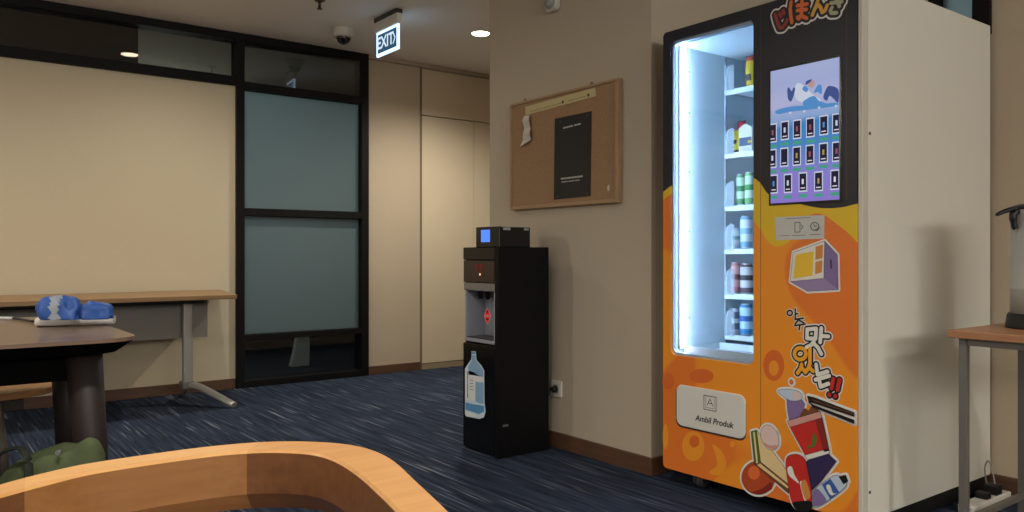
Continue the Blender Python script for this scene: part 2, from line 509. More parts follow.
# lift tray at bottom
b = bmnew(); box(b, 2.70, 2.94, 1.64, 2.335, .56, .572); box(b, 2.70, 2.706, 1.64, 2.335, .572, .60); box(b, 2.934, 2.94, 1.64, 2.335, .572, .60); box(b, 2.706, 2.934, 2.329, 2.335, .572, .60)
obj('lift_tray', b, mat('tray_grey', (222, 230, 236), .4), vm)
# shelves, each with a rounded divider
SZ = [1.745, 1.457, 1.217, 1.022, .818, .632]
def clear_plastic():
    m, nt, out = new_mat('clear_plastic')
    tr = nt.nodes.new('ShaderNodeBsdfTransparent'); df = nt.nodes.new('ShaderNodeBsdfDiffuse'); df.inputs[0].default_value = lin((226, 236, 244))
    mx = nt.nodes.new('ShaderNodeMixShader'); mx.inputs[0].default_value = .28
    nt.links.new(tr.outputs[0], mx.inputs[1]); nt.links.new(df.outputs[0], mx.inputs[2]); nt.links.new(mx.outputs[0], out.inputs[0])
    return m
def mk_shelf():
    b = bmnew(); box(b, 2.984, 3.39, 1.63, 2.336, -.006, 0); box(b, 2.978, 2.984, 1.63, 2.336, -.022, .002)
    return b
sh0 = None
for i, z in enumerate(SZ):
    if sh0 is None:
        b = mk_shelf()
        for v in b.verts:
            v.co.z += z
        sh0 = obj('shelf', b, mat('shelf_white', (228, 236, 242), .45), vm, .001)
        b = bmnew(); xy = []
        pts = [(0, 0), (.30, 0), (.30, .10), (.06, .125), (.035, .122), (.01, .10), (0, .07)]
        P = [bmv for bmv in pts]
        a1 = [b.verts.new((2.986 + q[0], 2.335, z + q[1])) for q in P]; a2 = [b.verts.new((2.986 + q[0], 2.331, z + q[1])) for q in P]
        b.faces.new(a1); b.faces.new(list(reversed(a2)))
        for k in range(len(P)):
            b.faces.new((a1[k], a1[(k + 1) % len(P)], a2[(k + 1) % len(P)], a2[k]))
        dv0 = obj('shelf_divider', b, mat('divider_white', (206, 220, 230), .35), sh0)
        b = bmnew(); xprism(b, [(2.283, z - .004), (2.333, z - .004), (2.333, z + .055), (2.330, z + .085), (2.322, z + .102), (2.310, z + .110), (2.283, z + .112)], 2.9736, 2.9778); pu0 = obj('front_stop', b, clear_plastic(), sh0)
    else:
        s = sh0.copy(); C.objects.link(s); s.location = (0, 0, z - SZ[0])
        for c0 in (dv0, pu0):
            c = c0.copy(); C.objects.link(c); c.parent = s

# touch screen ---------------------------------------------------------------
EP = .0006
STEP = [0]
def nudge(X):
    STEP[0] += 1
    return X - (STEP[0] % 96) * 5e-6
M_bezel = mat('screen_bezel', (10, 10, 13), .2)
b = bmnew(); xprism(b, [(1.548, 1.184), (1.846, 1.184), (1.846, 1.702), (1.548, 1.702)], X0 - .003, X0 - .0002)
scr = obj('touch_screen', b, M_bezel, vm, .001)
SX = X0 - .003
def P2(px, py, X=X0):
    v = on_x(px, py, X); return (v.y, v.z)
def face_yz(bm, pts, X, mi=0):
    vs = [bm.verts.new((X, p[0], p[1])) for p in pts]
    if len(vs) > 4:
        es = [bm.edges.new((vs[i], vs[(i + 1) % len(vs)])) for i in range(len(vs))]
        g = bmesh.ops.triangle_fill(bm, use_beauty=True, use_dissolve=False, edges=es)['geom']
        for f in g:
            if isinstance(f, bmesh.types.BMFace):
                f.material_index = mi
    else:
        bm.faces.new(vs).material_index = mi
def disc_yz(bm, c, r, X, mi=0, n=16, ry=None):
    ry = r if ry is None else ry
    X = nudge(X)
    vs = [bm.verts.new((X, c[0] + r * math.cos(2 * PI * k / n), c[1] + ry * math.sin(2 * PI * k / n))) for k in range(n)]
    bm.faces.new(vs).material_index = mi
def stroke_yz(bm, pts, w, X, mi=0):
    pts = [Vector((p[0], p[1])) for p in pts]
    for p in pts:
        disc_yz(bm, p, w / 2, X, mi, 12)
    for a, c in zip(pts, pts[1:]):
        d = c - a
        if d.length < 1e-6:
            continue
        n = Vector((-d.y, d.x)).normalized() * w / 2
        Xn = nudge(X)
        bm.faces.new([bm.verts.new((Xn, q.x, q.y)) for q in (a + n, c + n, c - n, a - n)]).material_index = mi
# gradient picture of the screen
def screen_mat():
    m, nt, out = new_mat('screen_glow')
    e = nt.nodes.new('ShaderNodeEmission'); e.inputs['Strength'].default_value = .80
    tc = nt.nodes.new('ShaderNodeTexCoord'); sp = nt.nodes.new('ShaderNodeSeparateXYZ'); nt.links.new(tc.outputs['Object'], sp.inputs[0])
    mr = nt.nodes.new('ShaderNodeMapRange'); mr.inputs['From Min'].default_value = 1.19; mr.inputs['From Max'].default_value = 1.695
    nt.links.new(sp.outputs['Z'], mr.inputs[0])
    nz = nt.nodes.new('ShaderNodeTexNoise'); nz.inputs['Scale'].default_value = 7
    mp = nt.nodes.new('ShaderNodeMapping'); mp.inputs['Scale'].default_value = (1, 1, 3); nt.links.new(tc.outputs['Object'], mp.inputs[0]); nt.links.new(mp.outputs[0], nz.inputs['Vector'])
    ad = nt.nodes.new('ShaderNodeMath'); ad.operation = 'MULTIPLY_ADD'; ad.inputs[1].default_value = .12; ad.inputs[2].default_value = -.06
    nt.links.new(nz.outputs['Fac'], ad.inputs[0])
    a2 = nt.nodes.new('ShaderNodeMath'); a2.operation = 'ADD'; nt.links.new(ad.outputs[0], a2.inputs[0]); nt.links.new(mr.outputs[0], a2.inputs[1])
    cr = nt.nodes.new('ShaderNodeValToRGB')
    el = cr.color_ramp.elements
    el[0].position = 0; el[0].color = lin((150, 128, 214))
    el[1].position = 1; el[1].color = lin((176, 186, 226))
    for p, c in ((.22, (146, 136, 216)), (.42, (86, 140, 208)), (.56, (74, 138, 200)), (.62, (148, 176, 222)), (.75, (188, 190, 226)), (.88, (172, 182, 226))):
        x = el.new(p); x.color = lin(c)
    nt.links.new(a2.outputs[0], cr.inputs[0]); nt.links.new(cr.outputs[0], e.inputs[0]); nt.links.new(e.outputs[0], out.inputs[0])
    return m
b = bmnew(); face_yz(b, [(1.556, 1.192), (1.838, 1.192), (1.838, 1.694), (1.556, 1.694)], SX - EP)
obj('screen_picture', b, screen_mat(), scr, fixn=False)
ES = [emis('ui_white', (206, 214, 232), .85), emis('ui_black', (44, 42, 62), .8), emis('ui_green', (84, 176, 150), .7), emis('ui_red', (176, 96, 108), .7), emis('ui_yellow', (190, 168, 96), .7), emis('ui_blue', (88, 146, 206), .85), emis('ui_pale', (226, 214, 226), .9), emis('ui_slate', (74, 92, 150), .8), emis('ui_skin', (198, 160, 158), .8)]
b = bmnew()
def sz(zx, zy, y0=120):
    return P2(760 + zx / 5.69, y0 + zy / 5.69)
rows = [([77, 145, 215, 290, 367, 440], [75, 60, 53, 43, 30, 20]), ([75, 142, 213, 288, 365, 440], [220, 212, 205, 197, 186, 180]), ([82, 163, 248, 337, 430], [365, 361, 353, 349, 340])]
k = 0
for xs, ys in rows:
    for x, y in zip(xs, ys):
        cy, cz = sz(x, y)
        lo, hi = 1.557, 1.837
        def rc(y0, y1, z0, z1, X, mi):
            y0 = max(lo, y0); y1 = min(hi, y1)
            if y1 > y0:
                face_yz(b, [(y0, z0), (y1, z0), (y1, z1), (y0, z1)], X, mi)
        rc(cy - .0175, cy + .0175, cz - .036, cz + .036, SX - 2 * EP, 0)
        rc(cy - .0140, cy + .0140, cz - .031, cz + .031, SX - 3 * EP, 1)
        rc(cy - .004, cy + .004, cz - .008, cz + .011, SX - 4 * EP, [3, 0, 3, 3, 5, 0, 0, 1, 4, 3, 4, 3, 5, 0, 6, 4, 6][k % 17])
        rc(cy - .009, cy + .009, cz - .024, cz - .020, SX - 4 * EP, 6)
        rc(cy - .017, cy + .017, cz - .056, cz - .044, SX - 2 * EP, 2)
        k += 1
obj('product_cards', b, ES, scr, fixn=False)
b = bmnew()
def bl(pts, mi, lay):
    face_yz(b, [sz(x, y, 50) for x, y in smooth_pts([(p[0], p[1]) for p in pts], 4, True) for x, y in ((x, y),)] if False else [sz(v.x, v.y, 50) for v in smooth_pts([(p[0], p[1], 0) for p in pts], 4, True)], SX - lay * EP, mi)
bl([(90, 350), (140, 330), (220, 318), (300, 318), (430, 300), (440, 318), (300, 338), (180, 352), (110, 366)], 5, 2)
bl([(215, 190), (250, 200), (300, 250), (345, 280), (340, 300), (260, 300), (215, 285), (200, 240)], 0, 3)      # torso in white
bl([(250, 295), (310, 262), (340, 290), (380, 305), (340, 318), (265, 325)], 5, 4)
bl([(245, 225), (258, 205), (280, 222), (268, 240)], 5, 4)
bl([(310, 245), (335, 200), (355, 205), (355, 250), (330, 240)], 5, 4)
bl([(160, 225), (170, 215), (185, 235), (195, 215), (205, 225), (185, 290), (165, 280)], 7, 4)
bl([(365, 270), (380, 225), (400, 205), (450, 225), (450, 300), (420, 275), (400, 262), (385, 290)], 7, 4)
bl([(270, 185), (295, 170), (315, 180), (312, 205), (290, 215)], 8, 4)
bl([(265, 200), (270, 178), (300, 168), (290, 185)], 7, 5)
for (x, y) in ((178, 358), (258, 350), (342, 330), (438, 320)):
    disc_yz(b, sz(x, y, 50), .0045, SX - 6 * EP, 0)
obj('advert_picture', b, ES, scr, fixn=False)

# --- lettering and artwork printed on the door --------------------------------
GX = X0 - .0003
INK = [mat('ink_white', (226, 222, 214), .5), mat('ink_black', (22, 18, 20), .45), mat('ink_darkred', (150, 52, 44), .45), mat('ink_orange', (222, 108, 50), .45), mat('ink_ochre', (222, 166, 66), .45), mat('ink_khaki', (176, 174, 140), .45), mat('ink_red', (196, 46, 40), .4), mat('ink_amber', (238, 166, 40), .45), mat('ink_cream', (226, 200, 146), .5), mat('ink_green', (84, 112, 44), .5), mat('ink_brown', (112, 68, 40), .5), mat('ink_tomato', (176, 74, 36), .45), mat('ink_pink', (222, 196, 190), .5), mat('ink_navy', (52, 42, 82), .45), mat('ink_purple', (128, 108, 156), .5), mat('ink_blue', (56, 92, 168), .45), mat('ink_sky', (190, 204, 222), .45), mat('ink_gold', (206, 138, 66), .45), mat('ink_lilac', (150, 130, 170), .5), mat('ink_yellow', (232, 190, 52), .45), mat('ink_rose', (206, 150, 140), .5), mat('ink_deep', (134, 40, 30), .45)]
W_, K_, DR, OR, OC, KH, RD, AM, CR, GR, BR, TO, PK, NV, PU, BL, SK, GO, LI, YE, RO, DE = range(22)
PXM = .0037
def lettering(name, glyphs, tr, scale, wc, wk, wo, outer=W_):
    """glyphs: [(ink, [strokes])] drawn as fat brush strokes with dark and light outlines"""
    b = bmnew(); STEP[0] = 0
    for ink, strokes in glyphs:
        for s in strokes:
            pts = [tr(*q) for q in s]
            stroke_yz(b, pts, wo * PXM / scale, GX, outer)
    for ink, strokes in glyphs:
        for s in strokes:
            pts = [tr(*q) for q in s]
            if wk:
                stroke_yz(b, pts, wk * PXM / scale, GX - EP, K_)
    for ink, strokes in glyphs:
        for s in strokes:
            pts = [tr(*q) for q in s]
            stroke_yz(b, pts, wc * PXM / scale, GX - 2 * EP, ink)
    return obj(name, b, INK, vm, fixn=False)
def arc(cx, cy, r, a0=0, a1=360, n=14, ry=None):
    ry = r if ry is None else ry
    return [(cx + r * math.cos(math.radians(a0 + (a1 - a0) * k / n)), cy + ry * math.sin(math.radians(a0 + (a1 - a0) * k / n))) for k in range(n + 1)]
trA = lambda x, y: P2(760 + x / 10.24, y / 10.24)
lettering('japanese_logo', [
    (DR, [[(160, 150), (180, 225), (205, 285), (235, 282), (262, 250), (280, 205)], [(205, 140), (218, 165)], [(238, 112), (248, 140)]]),
    (OR, [[(322, 20), (312, 90), (318, 160), (330, 232)], [(385, 58), (485, 42)], [(385, 108), (478, 98)], [(432, -15), (430, 80), (425, 165), (400, 195), (385, 178), (425, 162), (482, 188)]]),
    (OC, [[(612, -40), (580, 50), (538, 155)], [(560, 95), (600, 48), (622, 75), (640, 128), (668, 110), (690, 55)]]),
    (KH, [[(735, -22), (835, -36)], [(728, 32), (840, 18)], [(772, -55), (800, 20), (815, 66)], [(740, 78), (722, 108), (735, 135), (785, 132)]])],
    trA, 10.24, 38, 92, 128)
trB = lambda x, y: P2(770 + x / 5.12, 300 + y / 5.12)
lettering('korean_small_word', [(K_, [arc(103, 66, 13), [(131, 45), (131, 98)], [(131, 70), (144, 70)],
    [(130, 99), (172, 93)], [(152, 97), (130, 122)], [(152, 104), (174, 116)], [(128, 131), (182, 123)], [(154, 129), (150, 153)]])], trB, 5.12, 9, 0, 17)
lettering('korean_slogan', [
    (W_, [[(192, 150), (238, 146), (234, 198), (190, 196), (192, 150)], [(264, 144), (258, 216)], [(262, 184), (300, 186)], [(226, 214), (210, 232), (188, 242)], [(224, 222), (246, 242), (264, 276)],
          [(238, 330), (244, 382), (296, 366)], [(234, 408), (304, 388)], [(252, 402), (260, 444), (300, 428)]]),
    (AM, [arc(156, 275, 30), [(206, 250), (206, 325)], [(164, 330), (158, 352), (142, 374)], [(164, 345), (180, 366)], [(204, 332), (196, 352), (182, 370)], [(204, 346), (222, 364)]]),
    (RD, [[(326, 404), (316, 452)], [(306, 484), (305, 487)], [(357, 408), (346, 460)], [(336, 491), (335, 494)]])],
    trB, 5.12, 20, 37, 49)

trC = lambda x, y: P2(735 + x / 3.738, 375 + y / 3.738)
def art(name, pieces, tr, ow=3.2, closed_outline=True, parent=None):
    """pieces: (ink, points, layer, smooth, outlined)"""
    b = bmnew()
    for ink, pts, lay, sm, outl in pieces:
        pp = [(v.x, v.y) for v in smooth_pts([(p[0], p[1], 0) for p in pts], 4, True)] if sm else pts
        q = [tr(*p) for p in pp]
        if outl:
            stroke_yz(b, q + q[:1], ow * PXM, GX, W_)
            stroke_yz(b, q + q[:1], .8 * PXM, GX - lay * EP, K_)
        face_yz(b, q, GX - lay * EP - .0005, ink)
    return obj(name, b, INK, vm, fixn=False)
el = lambda cx, cy, rx, ry, rot=0, n=12: [(cx + rx * math.cos(2 * PI * k / n) * math.cos(rot) - ry * math.sin(2 * PI * k / n) * math.sin(rot), cy + rx * math.cos(2 * PI * k / n) * math.sin(rot) + ry * math.sin(2 * PI * k / n) * math.cos(rot)) for k in range(n)]
art('food_artwork', [
    (TO, el(88, 384, 62, 62), 1, True, True), (OR, el(72, 365, 22, 26), 2, True, False), (DE, [(60, 440), (100, 445), (140, 425), (135, 400), (100, 425)], 2, True, False),
    (CR, [(84, 208), (206, 372), (198, 420), (96, 330)], 3, False, True),
    (GR, [(62, 212), (82, 206), (98, 330), (74, 330)], 4, False, True), (CR, [(70, 214), (76, 212), (88, 328), (82, 330)], 5, False, False),
    (BR, [(74, 332), (96, 324), (206, 412), (202, 442)], 4, False, True), (CR, [(84, 336), (96, 330), (202, 416), (200, 424)], 5, False, False),
    (PK, el(132, 233, 31, 48, -.35), 5, True, True), (RO, [(110, 250), (130, 262), (158, 262), (160, 274), (140, 276), (118, 266)], 6, True, False),
    (NV, [(270, 322), (346, 290), (380, 322), (322, 398), (286, 432)], 5, False, True),
    (SK, [(290, 440), (372, 376), (408, 392), (412, 420), (322, 486), (296, 488)], 6, True, True), (PU, [(292, 440), (312, 425), (345, 468), (320, 486), (296, 486)], 7, True, False), (BL, [(328, 408), (360, 386), (394, 438), (358, 462)], 8, False, False), (W_, [(344, 415), (358, 410), (370, 440), (385, 440), (362, 448)], 9, True, False), (K_, [(392, 380), (416, 374), (424, 396), (408, 406)], 7, False, True),
    (RD, [(195, 312), (228, 296), (258, 308), (272, 345), (290, 470), (255, 500), (218, 480), (198, 380)], 7, True, True), (K_, [(218, 478), (252, 470), (290, 472), (286, 502), (240, 508)], 8, True, False), (W_, [(200, 346), (216, 342), (226, 372), (244, 404), (220, 388), (204, 372)], 9, True, False), (GO, [(250, 408), (268, 392), (286, 450), (266, 462)], 9, True, False), (W_, [(246, 405), (256, 400), (270, 460), (262, 466)], 8, True, False),
    (PU, [(195, 88), (238, 76), (262, 108), (250, 150), (205, 172), (198, 130)], 3, False, True), (SK, [(164, 58), (205, 54), (246, 66), (250, 90), (215, 96), (180, 78)], 4, True, True), (PK, el(232, 78, 15, 17), 5, True, False),
    (BR, [(245, 152), (262, 124), (278, 132), (292, 112), (318, 136), (312, 150), (250, 168)], 5, True, False),
    (RD, [(206, 190), (326, 150), (354, 282), (270, 308)], 6, False, True), (DE, [(300, 160), (326, 150), (354, 282), (335, 288)], 7, False, False), (RO, [(198, 172), (320, 136), (328, 158), (208, 194)], 8, False, True), (W_, [(264, 300), (350, 276), (355, 292), (274, 316)], 7, False, True), (GR, [(295, 220), (306, 222), (308, 250), (294, 270), (272, 272), (288, 258)], 8, True, False),
    (K_, [(274, 78), (300, 84), (448, 140), (448, 154), (300, 104), (280, 100)], 9, False, True), (K_, [(278, 100), (296, 112), (448, 168), (448, 180), (330, 132), (300, 122)], 9, False, True), (BR, [(292, 90), (448, 143), (448, 147), (296, 95)], 10, False, False),
    (OR, el(212, 26, 6, 8), 3, True, True)], trC, 5.2)
# plain microwave-oven picture
trD = lambda x, y: P2(770 + x / 4.455, 205 + y / 4.455)
art('oven_artwork', [
    (PU, [(244, 162), (300, 222), (304, 376), (240, 326)], 1, False, True), (LI, [(92, 340), (240, 326), (304, 376), (168, 384)], 1, False, True),
    (W_, [(106, 212), (244, 162), (240, 326), (92, 340)], 2, False, True), (YE, [(116, 222), (196, 206), (190, 314), (106, 328)], 3, False, False),
    (GO, [(205, 186), (238, 176), (236, 236), (204, 244)], 3, False, False), (GO, [(204, 254), (235, 246), (233, 300), (203, 308)], 3, False, False), (K_, [(270, 240), (276, 246), (277, 285), (271, 280)], 3, False, False)], trD, 4.6)
# pale blobs of the wrap
b = bmnew()
trE = lambda x, y: P2(660 + x / 3.61, 370 + y / 3.61)
def blob(pts, ink, lay, tr=trE):
    face_yz(b, [tr(v.x, v.y) for v in smooth_pts([(p[0], p[1], 0) for p in pts], 4, True)], X0 - .0001 * lay, ink)
blob(el(120, 275, 40, 54), 0, 1); blob(el(124, 258, 18, 22), 1, 2)
blob([(188, 268), (215, 285), (238, 325), (232, 368), (200, 380), (178, 368), (205, 345), (202, 310)], 0, 1)
blob(el(150, 22, 44, 26), 1, 1); blob(el(30, 40, 22, 30), 1, 1)
blob(el(20, 240, 10, 46), 0, 1); blob(el(262, 268, 10, 10), 0, 1)
trF = lambda x, y: P2(740 + x / 2.843, 200 + y / 2.843)
blob(el(96, 470, 30, 44), 1, 1, trF); blob(el(96, 478, 14, 22), 0, 2, trF)
obj('wrap_blobs', b, [mat('blob_amber', (236, 150, 44), .4), mat('blob_orange', (216, 104, 44), .4)], vm, fixn=False)

# payment sticker (icons, code left blank)
b = bmnew()
stk = [(775.6, 217.3), (824.5, 215), (824.5, 238.7), (776.3, 240.2)]
face_yz(b, [P2(*p) for p in stk], GX - EP, 0)
def trG(x, y):
    return P2(770 + x / 4.455, 205 + y / 4.455)
def ln(pts, w=.9):
    stroke_yz(b, [trG(*p) for p in pts], w * PXM, GX - 2 * EP, 1)
ln([(112, 78), (135, 77), (135, 120), (112, 121), (112, 78)], .7); ln([(140, 88), (148, 98), (140, 108)], .7)
ln(arc(200, 95, 18), .8); ln([(196, 84), (200, 96), (210, 92)], .7); ln([(205, 108), (211, 114), (222, 100)], 1.0)
for x0, x1, y in ((42, 88, 138), (100, 160, 136), (176, 226, 133)):
    ln([(x0, y), (x1, y - 2)], .5)
ln([(70, 62), (180, 56)], .5)
obj('payment_sticker', b, [mat('sticker_grey', (196, 196, 190), .5), mat('sticker_ink', (70, 72, 74), .5)], vm, fixn=False)
# panel seams
b = bmnew(); face_yz(b, [(1.884, Z0 + .01), (1.886, Z0 + .01), (1.886, Z1 - .01), (1.884, Z1 - .01)], GX + .0002)
face_yz(b, [(1.530, 1.19), (1.533, 1.19), (1.533, Z1 - .01), (1.530, Z1 - .01)], GX + .0002)
obj('door_seam', b, mat('seam_dark', (70, 48, 40), .5), vm, fixn=False)

# pickup flap
b = bmnew()
fp = rrect(1.952, 2.304, .272, .446, .03)
for f in (0,):
    xprism(b, fp, X0 - .006, X0 - .0004)
flap = obj('pickup_flap', b, mat('flap_white', (214, 212, 204), .4, var=.03), vm, .003)
b = bmnew(); xprism(b, [(y + .006 if y > 2.2 else y, z - .008) for y, z in fp], X0 - .0020, X0 - .0003); obj('flap_recess', b, mat('recess_dark', (70, 50, 40), .6), vm)
b = bmnew()
MT = Matrix(((0, 0, -1, X0 - .0066), (-1, 0, 0, 2.105), (0, 1, 0, .318), (0, 0, 0, 1)))
text_bm(b, 'Ambil Produk', .034, MT, 0, .18, .0008)
cy, cz = 2.124, .390
def ic(pts, w=.0030):
    stroke_yz(b, [(cy - x * 1.2, cz + z * 1.1) for x, z in pts], w, X0 - .0066, 0)
ic([(-.026, -.026), (.026, -.026), (.026, .026), (-.026, .026), (-.026, -.026)])
ic([(-.012, -.008), (0, .016), (.012, -.008)]); ic([(-.008, 0), (.008, 0)]); ic([(-.018, .02), (-.018, -.018), (.018, -.018), (.018, .02)], .0015)
obj('flap_lettering', b, mat('flap_ink', (40, 38, 40), .5), flap, fixn=False)

# plinth and casters
b = bmnew(); box(b, 2.80, 3.60, Y0 + .012, Y1 - .02, .012, Z0); obj('plinth', b, mat('plinth_black', (14, 14, 15), .6), vm)
cas = None
for (x, y) in ((2.72, 2.26), (2.72, 1.60)):
    if cas is None:
        b = bmnew(); box(b, x - .03, x + .03, y - .028, y + .028, .052, Z0)
        box(b, x - .02, x + .028, y - .026, y - .018, .015, .055); box(b, x - .02, x + .028, y + .018, y + .026, .015, .055)
        cas = obj('caster', b, mat('caster_grey', (110, 110, 112), .4, .6), vm, .002)
        b = bmnew(); tube(b, [(x + .006, y - .016, .027), (x + .006, y + .016, .027)], .027, 18); cw = obj('wheel', b, mat('wheel_grey', (90, 90, 94), .6), cas)
        cx0 = (x, y)
    else:
        c = cas.copy(); C.objects.link(c); c.location = (x - cx0[0], y - cx0[1], 0)
        d = cw.copy(); C.objects.link(d); d.parent = c
# side screw caps
for z in (.17, 1.42):
    b = bmnew(); tube(b, [(2.672, Y0 - .001, z), (2.672, Y0 + .003, z)], .006, 10)
    obj('side_screw', b, mat('screw_black', (30, 28, 26), .5), vm)
# product rack items ------------------------------------------------------------
def can(px0, px1, z, h, cols, label, cat='can', X=3.010, group=None, name='drink_can', taper=True):
    """metal drink can (body, printed bands, necked top) standing on shelf z; px0..px1 give its place on the plane x=X"""
    a = on_x(px0, 254, X).y; c = on_x(px1, 254, X).y
    r = abs(a - c) / 2 * .93; cy = (a + c) / 2
    b = bmnew()
    prof = [(r * .82, 0), (r, h * .06), (r, h * .22), (r, h * .45), (r, h * .62), (r, h * .88), (r * .80, h * .96), (r * .80, h), (r * .70, h)]
    lathe(b, prof, (X + .0, cy, z + .0005), 20, mis=[3, 0, 1, 2, 1, 0, 3, 3, 3])
    o = obj(name, b, [mat('print_%d_%d_%d' % c_, c_, .35) for c_ in cols] + [mat('can_metal', (196, 200, 204), .3, .8)])
    tag(o, label, cat, group or 'drinks and snacks inside the vending machine')
    return o
def pouch(px0, px1, z, h, cols, label, X=3.016, name='snack_packet', cat='snack'):
    a = on_x(px0, 254, X).y; c = on_x(px1, 254, X).y
    w = abs(a - c); cy = (a + c) / 2
    b = bmnew()
    NU, NV_ = 8, 10
    grid = {}
    for s in (-1, 1):
        for i in range(NU + 1):
            for j in range(NV_ + 1):
                u = i / NU; v = j / NV_
                th = .030 * (math.sin(PI * u) ** .6) * (math.sin(PI * min(1, v * .98 + .01)) ** .5) * s
                if s == 1 and (i in (0, NU) or j in (0, NV_)):
                    grid[(s, i, j)] = grid[(-1, i, j)]; continue
                pinch = 1 - .06 * math.sin(PI * v)
                th = th if not (i in (0, NU) or j in (0, NV_)) else 0
                grid[(s, i, j)] = b.verts.new((X + th, cy + (u - .5) * w * pinch, z + .001 + v * h))
    for s in (-1, 1):
        for i in range(NU):
            for j in range(NV_):
                vs = [grid[(s, i, j)], grid[(s, i + 1, j)], grid[(s, i + 1, j + 1)], grid[(s, i, j + 1)]]
                f = b.faces.new(vs); f.smooth = True
                v = (j + .5) / NV_
                f.material_index = 1 if v > .78 else (2 if .15 < v < .45 and 1 < i < 6 else 0)
    o = obj(name, b, [mat('print_%d_%d_%d' % c_, c_, .35) for c_ in cols])
    tag(o, label, cat, 'drinks and snacks inside the vending machine')
def carton(px0, px1, z, h, cols, label, X=3.018):
    a = on_x(px0, 254, X).y; c = on_x(px1, 254, X).y
    y0, y1 = min(a, c), max(a, c)
    b = bmnew()
    box(b, X - .03, X + .03, y0, y1, z + .0005, z + h * .86)
    prism(b, [(X - .03, y0), (X + .03, y0), (X + .03, y1), (X - .03, y1)], z + h * .86, z + h * .86 + .001)
    m_ = (y0 + y1) / 2
    xprism(b, [(y0, z + h * .861), (y1, z + h * .861), (m_ + .006, z + h), (m_ - .006, z + h)], X - .03, X + .03)
    face_yz(b, [(y0 + .002, z + h * .22), (y1 - .002, z + h * .22), (y1 - .002, z + h * .52), (y0 + .002, z + h * .52)], X - .0304, 1)
    face_yz(b, [(y0 + .002, z + h * .30), (y0 + .022, z + h * .30), (y0 + .022, z + h * .40), (y0 + .002, z + h * .40)], X - .0308, 2)
    o = obj('snack_carton', b, [mat('print_%d_%d_%d' % c_, c_, .35) for c_ in cols])
    tag(o, label, 'snack', 'drinks and snacks inside the vending machine')
def cup(px0, px1, z, h, cols, label, X=3.010):
    a = on_x(px0, 254, X).y; c = on_x(px1, 254, X).y
    r = abs(a - c) / 2; cy = (a + c) / 2
    b = bmnew()
    lathe(b, [(r * .72, 0), (r * .78, h * .12), (r * .86, h * .5), (r * .96, h * .86), (r, h * .88), (r, h * .92), (r * .9, h * .93)], (X, cy, z + .0005), 20, mis=[1, 0, 2, 0, 1, 1, 1])
    disc_yz(b, (cy, z + h * .45), r * .45, X - r * .9, 3, 14)
    o = obj('noodle_cup', b, [mat('print_%d_%d_%d' % c_, c_, .4) for c_ in cols])
    tag(o, label, 'snack', 'drinks and snacks inside the vending machine')

pouch(746, 757, SZ[0], .145, [(226, 190, 60), (186, 60, 50), (70, 60, 60)], 'yellow and red snack packet on the topmost shelf of the vending machine')
cup(733.5, 742, SZ[1], .115, [(226, 206, 70), (44, 48, 40), (214, 190, 60), (40, 44, 40)], 'yellow snack cup with black spot on the second shelf')
pouch(738, 746, SZ[1] + .0, .155, [(196, 60, 66), (206, 70, 80), (120, 60, 50)], 'red snack packet standing behind the yellow cup on the second shelf', X=3.064)
carton(743, 756, SZ[1], .125, [(226, 222, 206), (84, 92, 120), (200, 170, 60)], 'cream carton with grey band on the second shelf, right of the yellow cup')
can(737, 745, SZ[2], .145, [(96, 160, 110), (200, 226, 206), (60, 136, 90)], 'green drink can on the third shelf, left of its pair')
can(745.3, 754, SZ[2], .150, [(120, 180, 120), (214, 232, 206), (70, 150, 84)], 'pale green drink can on the third shelf beside the window frame', X=3.010)
can(732.5, 740, SZ[3], .095, [(176, 196, 206), (214, 226, 226), (90, 130, 120)], 'short grey drink can on the fourth shelf, left end')
can(741, 751.5, SZ[3], .150, [(120, 170, 206), (226, 234, 240), (150, 190, 214)], 'tall white and light blue drink can on the fourth shelf')
can(731.5, 739.7, SZ[4], .145, [(190, 120, 130), (224, 170, 170), (120, 76, 84)], 'pink drink can on the fifth shelf, left end')
can(741, 752.5, SZ[4], .140, [(86, 64, 70), (206, 200, 206), (60, 54, 64)], 'dark brown drink can on the fifth shelf, right of the pink can', X=3.013)
can(731.8, 739.5, SZ[5], .120, [(176, 180, 190), (90, 96, 110), (206, 210, 214)], 'grey drink can on the lowest shelf, left end')
can(740.5, 752, SZ[5], .145, [(64, 128, 180), (190, 220, 236), (50, 100, 166)], 'blue drink can on the lowest shelf, right of the grey can', X=3.013)

# ------------------------------------------------------------------ water dispenser
DX0, DX1, DY0, DY1, DZ = 2.285, 2.605, 3.146, 3.454, 1.034
wd = thing('water_dispenser', 'black freestanding water dispenser with silver tap alcove beside the pinboard wall', 'water dispenser', (2.45, 3.3, 0))
M_db = mat('dispenser_black', (11, 11, 13), .45, var=.1, spec=.2)
M_dg = mat('dispenser_gloss', (12, 12, 14), .15, spec=.4)
b = bmnew()
box(b, DX0 + .003, DX1, DY0, DY0 + .030, .003, DZ); box(b, DX0 + .018, DX1, DY1 - .012, DY1, .003, DZ)
box(b, DX0 + .018, DX1, DY0 + .012, DY1 - .012, .003, .552); box(b, DX0 + .018, DX1, DY0 + .012, DY1 - .012, .812, DZ)
box(b, 2.42, DX1, DY0 + .012, DY1 - .012, .552, .812)
obj('body', b, M_db, wd)
b = bmnew(); xprism(b, rrect(DY0 + .031, DY1 - .002, .012, .545, .008), DX0, DX0 + .018); dd = obj('lower_door', b, M_dg, wd, .003)
b = bmnew(); xprism(b, rrect(DY0 + .031, DY1 - .002, .970, DZ, .006), DX0, DX0 + .018); obj('top_panel', b, M_dg, wd, .003)
b = bmnew(); xprism(b, [(DY0 + .034, .856), (DY1 - .004, .856), (DY1 - .004, .968), (DY0 + .034, .968)], DX0 + .001, DX0 + .018)
cp = obj('control_panel', b, mat('control_brown', (46, 30, 28), .18, coat=.3), wd, .002)
b = bmnew()
